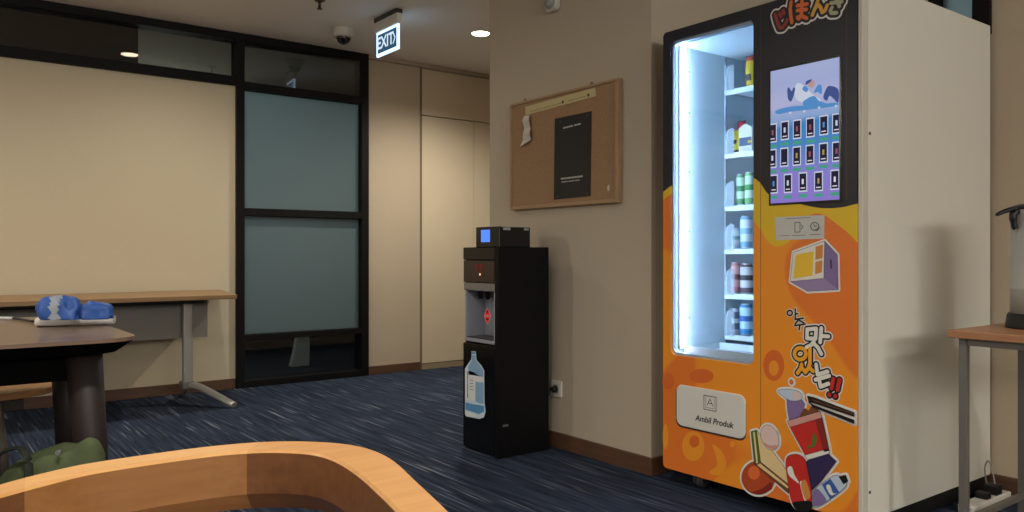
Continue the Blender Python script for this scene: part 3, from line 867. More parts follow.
for y in (3.325, 3.285):
    stroke_yz(b, [(y, .945), (y, .915)], .012, DX0 + .0006, 0)
    stroke_yz(b, [(y - .010, .94), (y + .010, .94)], .006, DX0 + .0006, 0)
disc_yz(b, (3.300, .898), .006, DX0 + .0006, 1)
obj('indicator_lights', b, [emis('dim_red', (150, 40, 32), .5), emis('indicator_amber', (255, 200, 140), 1.5)], cp, fixn=False)
b = bmnew(); box(b, DX0 + .002, DX0 + .03, DY0 + .032, DY1 - .004, .814, .854); obj('silver_strip', b, mat('silver_plastic', (150, 148, 146), .3, .5), wd, .004)
M_alc = mat('alcove_silver', (168, 170, 180), .32, .35)
b = bmnew()
box(b, DX0 + .004, 2.415, DY1 - .022, DY1 - .0125, .556, .811); box(b, DX0 + .002, 2.415, DY0 + .0305, DY0 + .038, .556, .811)
box(b, 2.408, 2.418, DY0 + .038, DY1 - .022, .556, .811)
box(b, DX0 + .002, 2.408, DY0 + .038, DY1 - .022, .555, .572)
obj('tap_alcove', b, M_alc, wd, .002)
tp = None
for y in (3.380, 3.315, 3.250):
    if tp is None:
        b = bmnew(); lathe(b, [(.011, .770), (.014, .785), (.016, .811)], (2.345, y, 0), 14); box(b, 2.322, 2.345, y - .010, y + .010, .782, .811)
        tp = obj('tap', b, mat('tap_black', (24, 24, 26), .3), wd, .001); ty = y
    else:
        c = tp.copy(); C.objects.link(c); c.location = (0, y - ty, 0)
b = bmnew(); box(b, DX0 + .006, 2.40, DY0 + .04, DY1 - .03, .5722, .578)
for k in range(9):
    box(b, DX0 + .012 + k * .012, DX0 + .017 + k * .012, DY0 + .05, DY1 - .04, .578, .5795)
obj('drip_tray', b, mat('drip_grey', (70, 70, 74), .4), wd)
# red diamond warning sticker hanging on the alcove edge
b = bmnew()
dc = on_x(487.5, 316, DX0 + .002)
face_yz(b, [(dc.y, dc.z + .045), (dc.y - .032, dc.z), (dc.y, dc.z - .045), (dc.y + .032, dc.z)], DX0 + .0015, 0)
face_yz(b, [(dc.y, dc.z + .038), (dc.y - .026, dc.z), (dc.y, dc.z - .038), (dc.y + .026, dc.z)], DX0 + .0011, 1)
stroke_yz(b, [(dc.y - .014, dc.z), (dc.y + .014, dc.z)], .008, DX0 + .0007, 0)
disc_yz(b, (dc.y, dc.z + .02), .006, DX0 + .0007, 2); stroke_yz(b, [(dc.y - .008, dc.z - .016), (dc.y + .008, dc.z - .016)], .007, DX0 + .0007, 2)
box(b, DX0 + .002, DX0 + .004, dc.y - .012, dc.y + .012, dc.z - .02, dc.z + .02, 0)
obj('warning_sticker', b, [mat('warn_pale', (214, 150, 150), .4), mat('warn_red_glow', (206, 26, 44), .35, emit=(220, 20, 40), estr=.25), mat('warn_dark', (50, 10, 14), .4)], wd, fixn=False)  # slight glow added to the sticker's red, which is no lamp
# water bottle sticker on lower door
b = bmnew()
bt = lambda x, y: (lambda v: (v.y, v.z))(on_x(455 + x / 3.79, 335 + y / 3.79, DX0))
sx = DX0 - .0005
face_yz(b, [bt(*p) for p in ((62, 62), (79, 62), (80, 72), (82, 95), (100, 115), (111, 135), (112, 255), (116, 290), (110, 312), (92, 318), (42, 308), (38, 300), (38, 128), (48, 112), (62, 92), (63, 74))], sx, 0)
face_yz(b, [bt(*p) for p in ((64, 76), (79, 76), (80, 95), (98, 118), (108, 135), (108, 158), (52, 150), (52, 118), (64, 96))], sx - EP, 1)
face_yz(b, [bt(*p) for p in ((63, 64), (78, 64), (78, 72), (63, 72))], sx - EP, 3)
face_yz(b, [bt(*p) for p in ((40, 130), (70, 140), (108, 165), (108, 175), (78, 175), (76, 250), (40, 245))], sx - EP, 2)
face_yz(b, [bt(*p) for p in ((78, 178), (109, 180), (109, 262), (90, 258), (78, 250))], sx - EP, 1)
face_yz(b, [bt(*p) for p in ((40, 255), (70, 262), (110, 268), (112, 290), (90, 300), (40, 282))], sx - EP, 3)
face_yz(b, [bt(*p) for p in ((40, 288), (85, 304), (85, 312), (42, 304))], sx - EP, 2)
for y0, y1 in ((140, 165), (170, 178), (184, 206), (210, 216), (220, 236)):
    stroke_yz(b, [bt(49, y0), bt(49, y1)], .007, sx - 2 * EP, 4)
for y0 in (170, 182, 194, 206):
    stroke_yz(b, [bt(58, y0), bt(70, y0 + 2)], .003, sx - 2 * EP, 4)
obj('bottle_sticker', b, [mat('bottle_pale', (206, 222, 232), .4), mat('bottle_blue', (138, 176, 206), .4), mat('bottle_white', (226, 230, 230), .4), mat('bottle_deep', (92, 150, 196), .4), mat('bottle_ink', (86, 96, 112), .5)], dd, fixn=False)
# small plate on the side, screw, feet
b = bmnew(); box(b, DX0 + .03, DX0 + .062, DY0 - .0012, DY0, .155, .166); obj('name_plate', b, mat('plate_grey', (120, 122, 124), .4, .5), wd)
for (x, y) in ((DX0 + .05, DY0 + .04), (DX0 + .05, DY1 - .04), (DX1 - .04, DY0 + .04), (DX1 - .04, DY1 - .04)):
    b = bmnew(); lathe(b, [(.018, 0), (.018, .0028)], (x, y, 0), 12); obj('foot', b, mat('foot_black', (12, 12, 12), .6), wd)

# box on top of the dispenser
cb = thing('control_box', 'small black box with lit blue display on top of the water dispenser', 'box', (2.405, 3.26, DZ))
b = bmnew(); box(b, 2.31, 2.50, 3.165, 3.357, DZ, DZ + .100); obj('case', b, mat('box_black', (16, 16, 18), .4), cb, .003)
b = bmnew(); box(b, 2.303, 2.318, 3.160, 3.362, DZ + .0, DZ + .102); cf = obj('face_plate', b, mat('box_face', (20, 20, 23), .3), cb, .003)
b = bmnew(); p0, p1 = on_x(481, 230, 2.3025), on_x(490, 242, 2.3025)
face_yz(b, [(p0.y, p0.z), (p1.y, p0.z), (p1.y, p1.z), (p0.y, p1.z)], 2.3025)
obj('display', b, emis('display_blue', (92, 140, 255), 1.1), cf, fixn=False)
for x0, x1 in ((2.33, 2.375), (2.46, 2.49)):
    b = bmnew(); box(b, x0, x1, 3.1645, 3.165, DZ + .084, DZ + .097); obj('side_label', b, mat('label_white', (150, 150, 150), .5), cb)

# wall socket with plug and cable
ws = thing('wall_socket', 'white wall socket with black plug beside the water dispenser', 'socket', (2.68, 3.165, .30))
b = bmnew(); xprism(b, rrect(3.125, 3.205, .262, .345, .006), 2.669, 2.6795); obj('plate', b, mat('socket_white', (206, 200, 188), .4), ws, .002)
b = bmnew(); xprism(b, rrect(3.143, 3.187, .281, .326, .01), 2.6675, 2.6688); obj('socket_well', b, mat('socket_shade', (150, 146, 138), .5), ws)
b = bmnew(); tube(b, smooth_pts([(2.646, 3.168, .298), (2.630, 3.185, .26), (2.632, 3.20, .17), (2.640, 3.20, .06), (2.635, 3.26, .02), (2.612, 3.32, .05)], 6), .004, 8)
pc = obj('power_cord', b, mat('cable_grey', (60, 58, 56), .6), wd)
b = bmnew(); tube(b, [(2.6672, 3.165, .304), (2.645, 3.165, .300)], [.018, .015], 12); obj('plug', b, mat('plug_black', (20, 20, 20), .5), pc)

# ------------------------------------------------------------------ pinboard
PX = 2.652
pb = thing('pinboard', 'cork pinboard in light wooden frame hung on the wall', 'pinboard', (2.67, 3.15, 1.24))
q_ = [on_x(510, 105, 2.650), on_x(618, 77, 2.650), on_x(510, 210.6, 2.650), on_x(618, 202, 2.650)]
BY0, BY1, BZ0, BZ1 = q_[1].y, q_[0].y, (q_[2].z + q_[3].z) / 2, (q_[0].z + q_[1].z) / 2
b = bmnew(); box(b, PX + .004, 2.679, BY0 + .010, BY1 - .010, BZ0 + .010, BZ1 - .010)
obj('cork_panel', b, mat('cork', (158, 126, 96), .9, var=.22, scale=90, spec=.1, bump=.1), pb)
M_fr = wood('frame_pine', (150, 118, 84), (172, 140, 104), .5, 'Y')
M_frz = wood('frame_pine_up', (150, 118, 84), (172, 140, 104), .5, 'Z')
for y0, y1, z0, z1, mm in ((BY0, BY1, BZ1 - .013, BZ1, M_fr), (BY0, BY1, BZ0, BZ0 + .018, M_fr), (BY0, BY0 + .020, BZ0 + .018, BZ1 - .013, M_frz), (BY1 - .012, BY1, BZ0 + .018, BZ1 - .013, M_frz)):
    b = bmnew(); box(b, PX - .004, 2.679, y0, y1, z0, z1); obj('frame_rail', b, mm, pb, .002)
for y in (2.90, 3.43):
    b = bmnew(); tube(b, smooth_pts([(2.674, y - .012, BZ1 + .001), (2.674, y, BZ1 + .018), (2.674, y + .012, BZ1 + .001)], 5), .0025, 6); obj('hanging_hook', b, mat('hook_grey', (120, 110, 96), .4, .7), pb)
CX = PX + .0035
def yz(px, py):
    v = on_x(px, py, CX); return (v.y, v.z)
def paper(name, pts, m, label, cat, lay=1, extra=None, group=None, th=.0008):
    b = bmnew(); q = [yz(*p) for p in pts]
    xprism(b, q, CX - lay * .0012 - th, CX - lay * .0012 + .0002)
    if extra:
        extra(b, CX - lay * .0012 - th - .0003)
    o = obj(name, b, m); tag(o, label, cat, group); return o
Z5 = lambda x, y: (505 + x / 3.53, 70 + y / 3.53)
INKG = mat('print_grey', (176, 174, 168), .6)
def poster_extra(b, X):
    def L(x0, y0, x1, y1, w):
        stroke_yz(b, [yz(*Z5(x0, y0)), yz(*Z5(x1, y1))], w, X, 1)
    for i, (x0, x1) in enumerate(((208, 216), (219, 226), (229, 240), (247, 256), (259, 267))):
        L(x0, 205 - (x0 - 208) * .25, x1, 205 - (x1 - 208) * .25, .008)
    for (x0, x1) in ((200, 216), (220, 236), (240, 254), (258, 274)):
        L(x0, 384 - (x0 - 200) * .12, x1, 384 - (x1 - 200) * .12, .009)
    for (x0, x1) in ((202, 222), (226, 244), (248, 264)):
        L(x0, 396 - (x0 - 200) * .12, x1, 396 - (x1 - 200) * .12, .005)
    for x, y in ((196, 183), (292, 160), (290, 437), (188, 447)):
        disc_yz(b, yz(*Z5(x, y)), .006, X, 2)
paper('poster', [Z5(177, 172), Z5(306, 145), Z5(303, 445), Z5(173, 458)], [mat('poster_black', (24, 24, 30), .35), INKG, mat('tack_grey', (70, 66, 62), .5)], 'black poster with white print pinned to the right half of the pinboard', 'poster', 1, poster_extra)
def strip_extra(b, X):
    for x0, x1 in ((90, 130), (135, 180), (185, 200), (225, 250), (254, 285)):
        stroke_yz(b, [yz(*Z5(x0, 148 - (x0 - 90) * .285)), yz(*Z5(x1, 148 - (x1 - 90) * .285))], .003, X, 1)
    for x, y in ((206, 113), (296, 89)):
        disc_yz(b, yz(*Z5(x, y)), .008, X - .001, 2)
paper('paper_strip', [Z5(72, 130), Z5(320, 62), Z5(322, 92), Z5(74, 160)], [mat('strip_cream', (196, 180, 130), .6), mat('strip_ink', (130, 112, 80), .6), mat('pin_dark', (60, 44, 30), .4)], 'long narrow cream paper strip pinned along the top of the pinboard', 'paper', 1, strip_extra)
# crinkled note hanging from the strip
b = bmnew()
cols = [[(70, 162), (90, 160)], [(69, 180), (94, 178)], [(70, 205), (93, 206)], [(72, 228), (97, 226)], [(64, 250), (95, 246)], [(62, 271), (88, 256)]]
rows_ = []
for i, (l, r_) in enumerate(cols):
    d = CX - .003 - (.014 if i % 2 else 0)
    a = yz(*Z5(*l)); c = yz(*Z5(*r_))
    rows_.append((b.verts.new((d, a[0], a[1])), b.verts.new((d - .003, c[0], c[1]))))
for i in range(len(rows_) - 1):
    b.faces.new((rows_[i][0], rows_[i][1], rows_[i + 1][1], rows_[i + 1][0]))
o = obj('note_paper', b, mat('note_white', (206, 200, 186), .7)); tag(o, 'crumpled white paper slip hanging from the left end of the cream strip', 'paper')
so = o.modifiers.new('thick', 'SOLIDIFY'); so.thickness = .0006
paper('tag_paper', [Z5(362, 410), Z5(369, 405), Z5(369, 424), Z5(363, 428)], mat('tag_white', (206, 196, 180), .6), 'tiny white tag stuck in the lower right corner of the pinboard', 'paper', 1)

# wall detector above the pinboard
dt = thing('wall_detector', 'white rounded detector high on the wall above the pinboard', 'detector', (2.66, 3.33, 2.27))
dv = on_x(552, 12, 2.66)
b = bmnew(); xprism(b, rrect(dv.y - .045, dv.y + .045, dv.z, dv.z + .14, .03), 2.645, 2.6795); obj('housing', b, mat('detector_white', (190, 186, 178), .4), dt, .006)
b = bmnew(); tube(b, [(2.645, dv.y, dv.z + .05), (2.632, dv.y, dv.z + .05), (2.622, dv.y, dv.z + .05)], [.036, .032, .016], 18); obj('lens', b, mat('detector_lens', (150, 148, 146), .3), dt)

# ------------------------------------------------------------------ ceiling fixtures
def downlight(x, y, label):
    t = thing('ceiling_downlight', label, 'light', (x, y, CZ), 'ceiling downlights')
    b = bmnew(); lathe(b, [(.066, -.003), (.080, -.006), (.085, -.002), (.085, 0)], (x, y, CZ), 28); obj('trim_ring', b, mat('ring_white', (220, 214, 204), .4), t)
    b = bmnew(); lathe(b, [(.066, -.0035), (.06, -.008)], (x, y, CZ), 28); obj('diffuser', b, emis('lamp_warm', (255, 232, 200), 14.0), t)
downlight(3.40, 4.90, 'round lit downlight in the ceiling near the cream cupboard')
downlight(1.45, 4.91, 'round lit downlight in front of the glass transom, seen mirrored in it')

ex = thing('exit_sign', 'lit exit sign hanging from the ceiling in front of the far wall', 'exit sign', (2.62, 4.89, 2.375))
b = bmnew(); box(b, 2.595, 2.645, 4.73, 5.05, 2.615, CZ); obj('ceiling_mount', b, mat('mount_dark', (60, 54, 48), .5), ex, .003)
b = bmnew(); box(b, 2.60, 2.64, 4.725, 5.055, 2.545, 2.615); obj('housing', b, mat('exit_housing', (206, 200, 190), .45), ex, .004)
b = bmnew(); box(b, 2.613, 2.627, 4.735, 5.045, 2.375, 2.545); epan = obj('sign_panel', b, emis('exit_white', (190, 222, 255), 1.9), ex, .001)
b = bmnew(); face_yz(b, [(4.755, 2.395), (5.025, 2.395), (5.025, 2.525), (4.755, 2.525)], 2.6125, 0)
MT = Matrix(((0, 0, -1, 2.6118), (-1, 0, 0, 4.915), (0, 1, 0, 2.460), (0, 0, 0, 1)))
text_bm(b, 'EXIT', .115, MT, 1, 0, .003)
stroke_yz(b, [(4.800, 2.425), (4.775, 2.46), (4.800, 2.495)], .012, 2.6118, 1)
obj('sign_face', b, [emis('exit_teal', (62, 96, 120), .7), emis('exit_letters', (214, 234, 255), 1.0)], epan, fixn=False)

cam_t = thing('security_camera', 'white dome security camera on the ceiling over the glass partition', 'camera', (2.54, 5.42, CZ))
b = bmnew(); lathe(b, [(.060, -.062), (.072, -.055), (.078, -.03), (.080, -.006), (.080, 0)], (2.54, 5.42, CZ), 28); obj('base', b, mat('dome_base', (190, 182, 168), .45), cam_t)
b = bmnew(); lathe(b, [(.004, -.110), (.022, -.107), (.038, -.098), (.048, -.084), (.052, -.066), (.052, -.060)], (2.54, 5.42, CZ), 24); obj('dome', b, mat('dome_black', (18, 18, 20), .08), cam_t)
spk = thing('fire_sprinkler', 'small fire sprinkler head on the ceiling left of the exit sign', 'sprinkler', (2.12, 4.88, CZ))
b = bmnew(); lathe(b, [(.012, -.012), (.032, -.010), (.036, 0)], (2.12, 4.88, CZ), 20); obj('escutcheon', b, mat('sprinkler_brown', (96, 80, 66), .4, .5), spk)
b = bmnew(); lathe(b, [(.010, -.05), (.008, -.012)], (2.12, 4.88, CZ), 12); lathe(b, [(.018, -.062), (.018, -.059), (.006, -.05)], (2.12, 4.88, CZ), 14); obj('nozzle', b, mat('sprinkler_metal', (84, 72, 62), .35, .7), spk)

# ------------------------------------------------------------------ tables on the left
M_oak = wood('light_oak_top', (138, 106, 70), (158, 124, 84), .42, 'X')
ft = thing('folding_table', 'long oak topped table with silver leg against the beige left wall', 'table', (.9, 5.6, 0))
b = bmnew(); prism(b, [(-.2, 5.11), (1.68, 5.16), (1.81, 5.96), (-.2, 5.96)], .712, .74); obj('tabletop', b, M_oak, ft, .003)
M_steel = mat('silver_paint', (172, 168, 160), .35, .35)
b = bmnew(); box(b, -.05, 1.63, 5.62, 5.632, .435, .70); obj('modesty_panel', b, mat('panel_grey', (136, 130, 120), .5), ft, .002)
b = bmnew(); box(b, -.02, 1.58, 5.52, 5.60, .67, .711); obj('under_frame', b, mat('frame_dark', (60, 58, 56), .5), ft, .002)
leg0 = None
for dx in (0, -1.40):
    x, y = 1.485, 5.575
    if leg0 is None:
        b = bmnew(); prism(b, rrect(x - .032, x + .032, y - .022, y + .022, .012, 3), .10, .70); leg0 = obj('leg', b, M_steel, ft)
        b = bmnew(); tube(b, smooth_pts([(x, y + .02, .125), (x + .05, y - .08, .118), (x + .12, y - .21, .075), (x + .20, y - .345, .020)], 6), [.038 - .0006 * k for k in range(19)], 12, flat=.65); lf = obj('foot', b, M_steel, leg0)
        b = bmnew(); tube(b, smooth_pts([(x, y, .125), (x + .02, y + .12, .11), (x + .05, y + .24, .06), (x + .07, y + .33, .018)], 6), [.028 - .0008 * k for k in range(19)], 12, flat=.65); lr = obj('foot', b, M_steel, leg0)
        b = bmnew(); box(b, x - .042, x + .042, y - .04, y + .05, .10, .15); lh = obj('hub', b, mat('hub_dark', (120, 116, 110), .4, .3), leg0, .008)
    else:
        c = leg0.copy(); C.objects.link(c); c.location = (dx, 0, 0)
        for q in (lf, lr, lh):
            d = q.copy(); C.objects.link(d); d.parent = c

# dark dining table
M_wal = wood('walnut_top', (104, 80, 66), (124, 98, 80), .32, 'X', coat=.15)
M_wald = wood('dark_walnut', (30, 20, 18), (40, 27, 24), .6, 'Z')
M_apr = mat('apron_black', (8, 7, 7), .8, spec=.05)
dtb = thing('dining_table', 'dark walnut table with rounded corners and thick splayed legs at left', 'table', (-.4, 3.26, 0))
TX0, TX1, TY0, TY1 = -1.45, .580, 2.70, 3.83
b = bmnew(); prism(b, rrect(TX0, TX1, TY0, TY1, .10, 8), .728, .74)
pt = rrect(TX0, TX1, TY0, TY1, .10, 8); pi = rrect(TX0 + .05, TX1 - .05, TY0 + .05, TY1 - .05, .07, 8)
a = [b.verts.new((p[0], p[1], .728)) for p in pt]; c = [b.verts.new((p[0], p[1], .690)) for p in pi]
for i in range(len(a)):
    f = b.faces.new((a[i], c[i], c[(i + 1) % len(a)], a[(i + 1) % len(a)])); f.material_index = 1
f = b.faces.new(c); f.material_index = 1
obj('tabletop', b, [M_wal, M_apr], dtb)
b = bmnew(); box(b, TX0 + .14, TX1 - .13, TY0 + .16, TY0 + .185, .60, .69); box(b, TX0 + .14, TX1 - .13, TY1 - .185, TY1 - .16, .60, .69)
box(b, TX1 - .155, TX1 - .13, TY0 + .185, TY1 - .185, .60, .69); box(b, TX0 + .14, TX0 + .165, TY0 + .185, TY1 - .185, .60, .69)
obj('apron', b, M_apr, dtb, .002)
for (x, y, dx, dy) in ((TX1 - .135, TY0 + .172, .045, -.012), (TX1 - .085, TY1 - .215, .02, .02), (TX0 + .13, TY0 + .17, -.03, -.02), (TX0 + .13, TY1 - .20, -.03, .02)):
    b = bmnew(); tube(b, [(x + dx, y + dy, 0), (x + dx * .5, y + dy * .5, .36), (x, y, .69)], [.040, .048, .056], 20); obj('leg', b, M_wald, dtb)

# things on the dining table
tt = .74
wp = thing('rolled_paper', 'flattened white roll lying on the dark table under the blue pouches', 'paper', (.44, 3.02, tt))
p0 = on_z(36, 327, tt); p1 = on_z(113, 325, tt)
b = bmnew()
d = (p1 - p0); n = Vector((-d.y, d.x, 0)).normalized()
ring = []
for k in range(11):
    u = k / 10; c0 = p0 + d * u + n * .035
    rr = .056 - .012 * u; hh = .016 - .003 * u + .001 * math.sin(u * 9)
    sg = lambda a, e: math.copysign(abs(a) ** e, a)
    ring.append([b.verts.new(c0 + n * sg(math.cos(2 * PI * q / 14), .5) * rr + Vector((0, 0, .0125 + sg(math.sin(2 * PI * q / 14), .7) * hh))) for q in range(14)])
for i in range(10):
    for q in range(14):
        f = b.faces.new((ring[i][q], ring[i][(q + 1) % 14], ring[i + 1][(q + 1) % 14], ring[i + 1][q])); f.smooth = True
b.faces.new(list(reversed(ring[0]))); b.faces.new(ring[-1])
zmin = min(v.co.z for v in b.verts)
for v in b.verts:
    v.co.z += tt - zmin + .0005
obj('roll', b, mat('paper_white', (222, 218, 212), .55, var=.03), wp)
M_blue = mat('blue_nylon', (50, 88, 160), .45, var=.25, scale=18, bump=.3)
M_gry = mat('grey_mesh', (150, 158, 166), .6, var=.1)
def lump(center, size, seed, name, m, label, cat, rz=0.0, squeeze=.25, mfun=None):
    rnd = random.Random(seed)
    b = bmnew(); bmesh.ops.create_icosphere(b, subdivisions=4, radius=1)
    ph = [(Vector((rnd.uniform(-1, 1), rnd.uniform(-1, 1), rnd.uniform(-1, 1))).normalized() * rnd.uniform(2.5, 6), rnd.uniform(0, 6)) for _ in range(9)]
    R = Matrix.Rotation(rz, 3, 'Z')
    for v in b.verts:
        p = v.co.copy()
        r = 1 + sum(abs(math.sin(p.dot(k) + o)) * squeeze / 4 for k, o in ph) - squeeze
        q = Vector((math.copysign(abs(p.x) ** .75, p.x) * size[0], math.copysign(abs(p.y) ** .75, p.y) * size[1], math.copysign(abs(p.z) ** .8, p.z) * size[2])) * r
        if q.z < -size[2] * .55:
            q.z = -size[2] * .55
        v.co = R @ q
    zmin = min(v.co.z for v in b.verts)
    for f in b.faces:
        f.smooth = True
        if mfun:
            f.material_index = mfun(f.calc_center_median())
    for v in b.verts:
        v.co += Vector((center[0], center[1], center[2] - zmin))
    return obj(name, b, m)
rolltop = tt + .0325
q1 = on_z(59, 320, rolltop) + n * .028; q2 = on_z(95, 319.5, rolltop) + n * .026
ang = math.atan2((q2 - q1).y, (q2 - q1).x)
bp = lump((q1.x, q1.y, rolltop), (.058, .034, .047), 3, 'blue_pouch', [M_blue, M_gry], '', '', ang, .45, lambda c: 1 if (Matrix.Rotation(-ang, 3, 'Z') @ c).x > -.022 and (Matrix.Rotation(-ang, 3, 'Z') @ c).x < .008 else 0)
tag(bp, 'crumpled blue pouch with grey patch on the white roll, left of the other pouch', 'pouch', 'blue pouches on the white roll')
bp2 = lump((q2.x, q2.y, rolltop), (.046, .032, .036), 11, 'blue_pouch', [M_blue], '', '', ang, .3)
tag(bp2, 'smooth rounded blue pouch on the right end of the white roll', 'pouch', 'blue pouches on the white roll')
# cable with white plug at left end of table
ec = thing('charger_cable', 'white and black charger cable lying on the far edge of the dark table', 'cable', (.32, 3.75, tt))
b = bmnew(); a0 = on_z(-6, 319.5, tt); a1 = on_z(13, 320, tt); a2 = on_z(33, 323, tt)
tube(b, smooth_pts([(a0.x, a0.y, tt + .006), (a1.x, a1.y, tt + .007)], 4), .006, 10); obj('charger_lead', b, mat('cable_white', (206, 204, 200), .45), ec)
b = bmnew(); tube(b, smooth_pts([(a1.x, a1.y, tt + .006), ((a1.x + a2.x) / 2, (a1.y + a2.y) / 2 + .03, tt + .006), (a2.x, a2.y, tt + .006)], 6), .0045, 8); obj('lead', b, mat('cable_black', (22, 22, 24), .5), ec)

# wooden chair on far side of the dining table (mostly out of frame)
M_seat = wood('beech_seat', (176, 124, 76), (196, 146, 96), .35, 'X', coat=.15)
sc = thing('wooden_chair', 'light wooden chair with rounded seat tucked under the dark table', 'chair', (.16, 3.84, 0))
b = bmnew(); cx, cy = .14, 3.84
ss = [(cx + .355 * math.copysign(abs(math.cos(2 * PI * k / 36)) ** .8, math.cos(2 * PI * k / 36)), cy + .26 * math.copysign(abs(math.sin(2 * PI * k / 36)) ** .8, math.sin(2 * PI * k / 36))) for k in range(36)]
prism(b, ss, .44, .468); obj('seat', b, M_seat, sc, .006)
b = bmnew(); box(b, cx - .22, cx + .22, cy - .17, cy + .17, .385, .4395); obj('seat_frame', b, M_wald, sc, .004)
M_lg = wood('leg_greywood', (84, 76, 66), (100, 92, 80), .5, 'Z')
for sx_, sy_ in ((1, -1), (1, 1), (-1, -1), (-1, 1)):
    b = bmnew(); tube(b, [(cx + sx_ * .17, cy + sy_ * .20, 0), (cx + sx_ * .13, cy + sy_ * .17, .42)], [.016, .021], 14); obj('leg', b, M_lg, sc)
b = bmnew(); tube(b, smooth_pts([(cx - .34, cy + .10, .70), (cx - .28, cy + .26, .72), (cx - .10, cy + .33, .73), (cx + .02, cy + .33, .73)], 6), .02, 12, flat=1.6); obj('back_rail', b, M_seat, sc)
for (xa, ya, xb_, yb_) in ((cx - .26, cy + .17, cx - .28, cy + .25), (cx - .02, cy + .23, cx - .02, cy + .32)):
    b = bmnew(); tube(b, [(xa, ya, .44), (xb_, yb_, .70)], .013, 12); obj('back_post', b, M_seat, sc)

# green bag on the floor
M_bag = mat('olive_fabric', (76, 86, 56), .85, var=.5, scale=14, bump=.2)
bg = thing('canvas_bag', 'olive green cloth bag standing on the carpet by the dark table leg', 'bag', (.325, 2.78, 0))
b = bmnew(); bmesh.ops.create_icosphere(b, subdivisions=4, radius=1)
for v in b.verts:
    p = v.co
    f_ = 1 + .06 * math.sin(p.x * 7 + p.z * 3) + .05 * math.sin(p.y * 6 - p.x * 4)
    q = Vector((math.copysign(abs(p.x) ** .55, p.x) * .17, math.copysign(abs(p.y) ** .6, p.y) * .075, math.copysign(abs(p.z) ** .5, p.z) * .22)) * f_
    if q.z > .08:
        q.z = .08 + (q.z - .08) * (.85 + .5 * max(0, q.x) / .2) - .03 * abs(math.sin(q.x * 14))
    q.z = max(q.z, -.215)
    q.z = (q.z + .215) * (.99 + .75 * q.x)
    v.co = Matrix.Rotation(-.62, 3, 'Z') @ q
zmin = min(v.co.z for v in b.verts)
for v in b.verts:
    v.co += Vector((.325, 2.78, -zmin))
for f in b.faces:
    f.smooth = True
obj('bag_body', b, M_bag, bg)
Rb = Matrix.Rotation(-.62, 3, 'Z')
def bpt(x, y, z):
    v = Rb @ Vector((x, y, 0)); return (.325 + v.x, 2.78 + v.y, z)
b = bmnew(); tube(b, smooth_pts([bpt(-.15, -.02, .31), bpt(-.11, -.05, .40), bpt(-.04, -.06, .43), bpt(.0, -.085, .40), bpt(.01, -.095, .32)], 6), .012, 10, flat=.5); obj('strap', b, mat('strap_dark', (34, 40, 30), .8), bg)
b = bmnew(); tube(b, [bpt(.085, -.070, .42), bpt(.085, -.085, .42)], .007, 10); obj('snap_button', b, mat('snap_metal', (190, 190, 186), .3, .8), bg)

# ------------------------------------------------------------------ foreground armchair
M_ch = wood('honey_oak', (200, 148, 90), (216, 166, 106), .34, 'X', scale=5, stretch=10, coat=.25)
M_ch2 = wood('honey_oak_side', (180, 120, 62), (200, 140, 80), .34, 'Y', scale=5, stretch=10, coat=.25)
M_ch3 = wood('honey_oak_dark', (194, 140, 84), (208, 156, 98), .34, 'X', scale=5, stretch=12, coat=.25)
RZ = .72
def cw2(lat, dep):
    v = FW * dep + RT * lat; return (v.x, v.y)
fc = thing('wooden_armchair', 'honey coloured wooden chair with curved back rail in the foreground', 'chair', (cw2(-.36, .80)[0], cw2(-.36, .80)[1], 0))
outer_px = [(-60, 503), (0, 484), (50, 471), (100, 461), (200, 447), (270, 441.2), (325, 441.8), (362, 446.5), (391, 458), (420, 483), (451, 512), (500, 562)]
inner_px = [(-40, 508), (0, 495), (50, 481.5), (100, 470), (200, 455.3), (255, 450.5), (302, 451.2), (331, 457.5), (356, 472), (380, 493), (399, 512), (446, 562)]
def rail_pts(pxs):
    return smooth_pts([on_z(x, y, RZ) for x, y in pxs], 6)
po, pin = rail_pts(outer_px), rail_pts(inner_px)
b = bmnew(); N = len(po); secs = []
for i in range(N):
    o_, n_ = po[i], pin[i]
    u = (n_ - o_).normalized()
    hgt = .088
    s = [o_ + u * .003, o_ - u * 0 + Vector((0, 0, -.004)), o_ + Vector((0, 0, -hgt + .02)), o_ + u * .012 + Vector((0, 0, -hgt)), n_ - u * .02 + Vector((0, 0, -hgt)), n_ + Vector((0, 0, -hgt + .026)), n_ + Vector((0, 0, -.004)), n_ - u * .003]
    secs.append([b.verts.new(p) for p in s])
for i in range(N - 1):
    cxp = po[i]
    frac = i / (N - 1) * (len(outer_px) - 1)
    mi = 1 if frac < 1.5 else (2 if frac > 4.7 else 0)
    for q in range(8):
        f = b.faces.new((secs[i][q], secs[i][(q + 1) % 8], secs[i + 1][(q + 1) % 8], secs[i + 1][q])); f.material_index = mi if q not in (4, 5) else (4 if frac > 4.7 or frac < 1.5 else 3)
b.faces.new(list(reversed(secs[0]))); b.faces.new(secs[-1])
M_ci = wood('honey_oak_shaded', (160, 106, 58), (178, 124, 72), .4, 'X', scale=5, stretch=12, coat=.15)  # inner faces: same oak with painted-in shade, deeper toward the ends
M_cd = wood('honey_oak_shaded_dark', (118, 74, 42), (136, 88, 52), .4, 'X', scale=5, stretch=12, coat=.15)
obj('back_rail', b, [M_ch, M_ch3, M_ch3, M_ci, M_cd], fc)
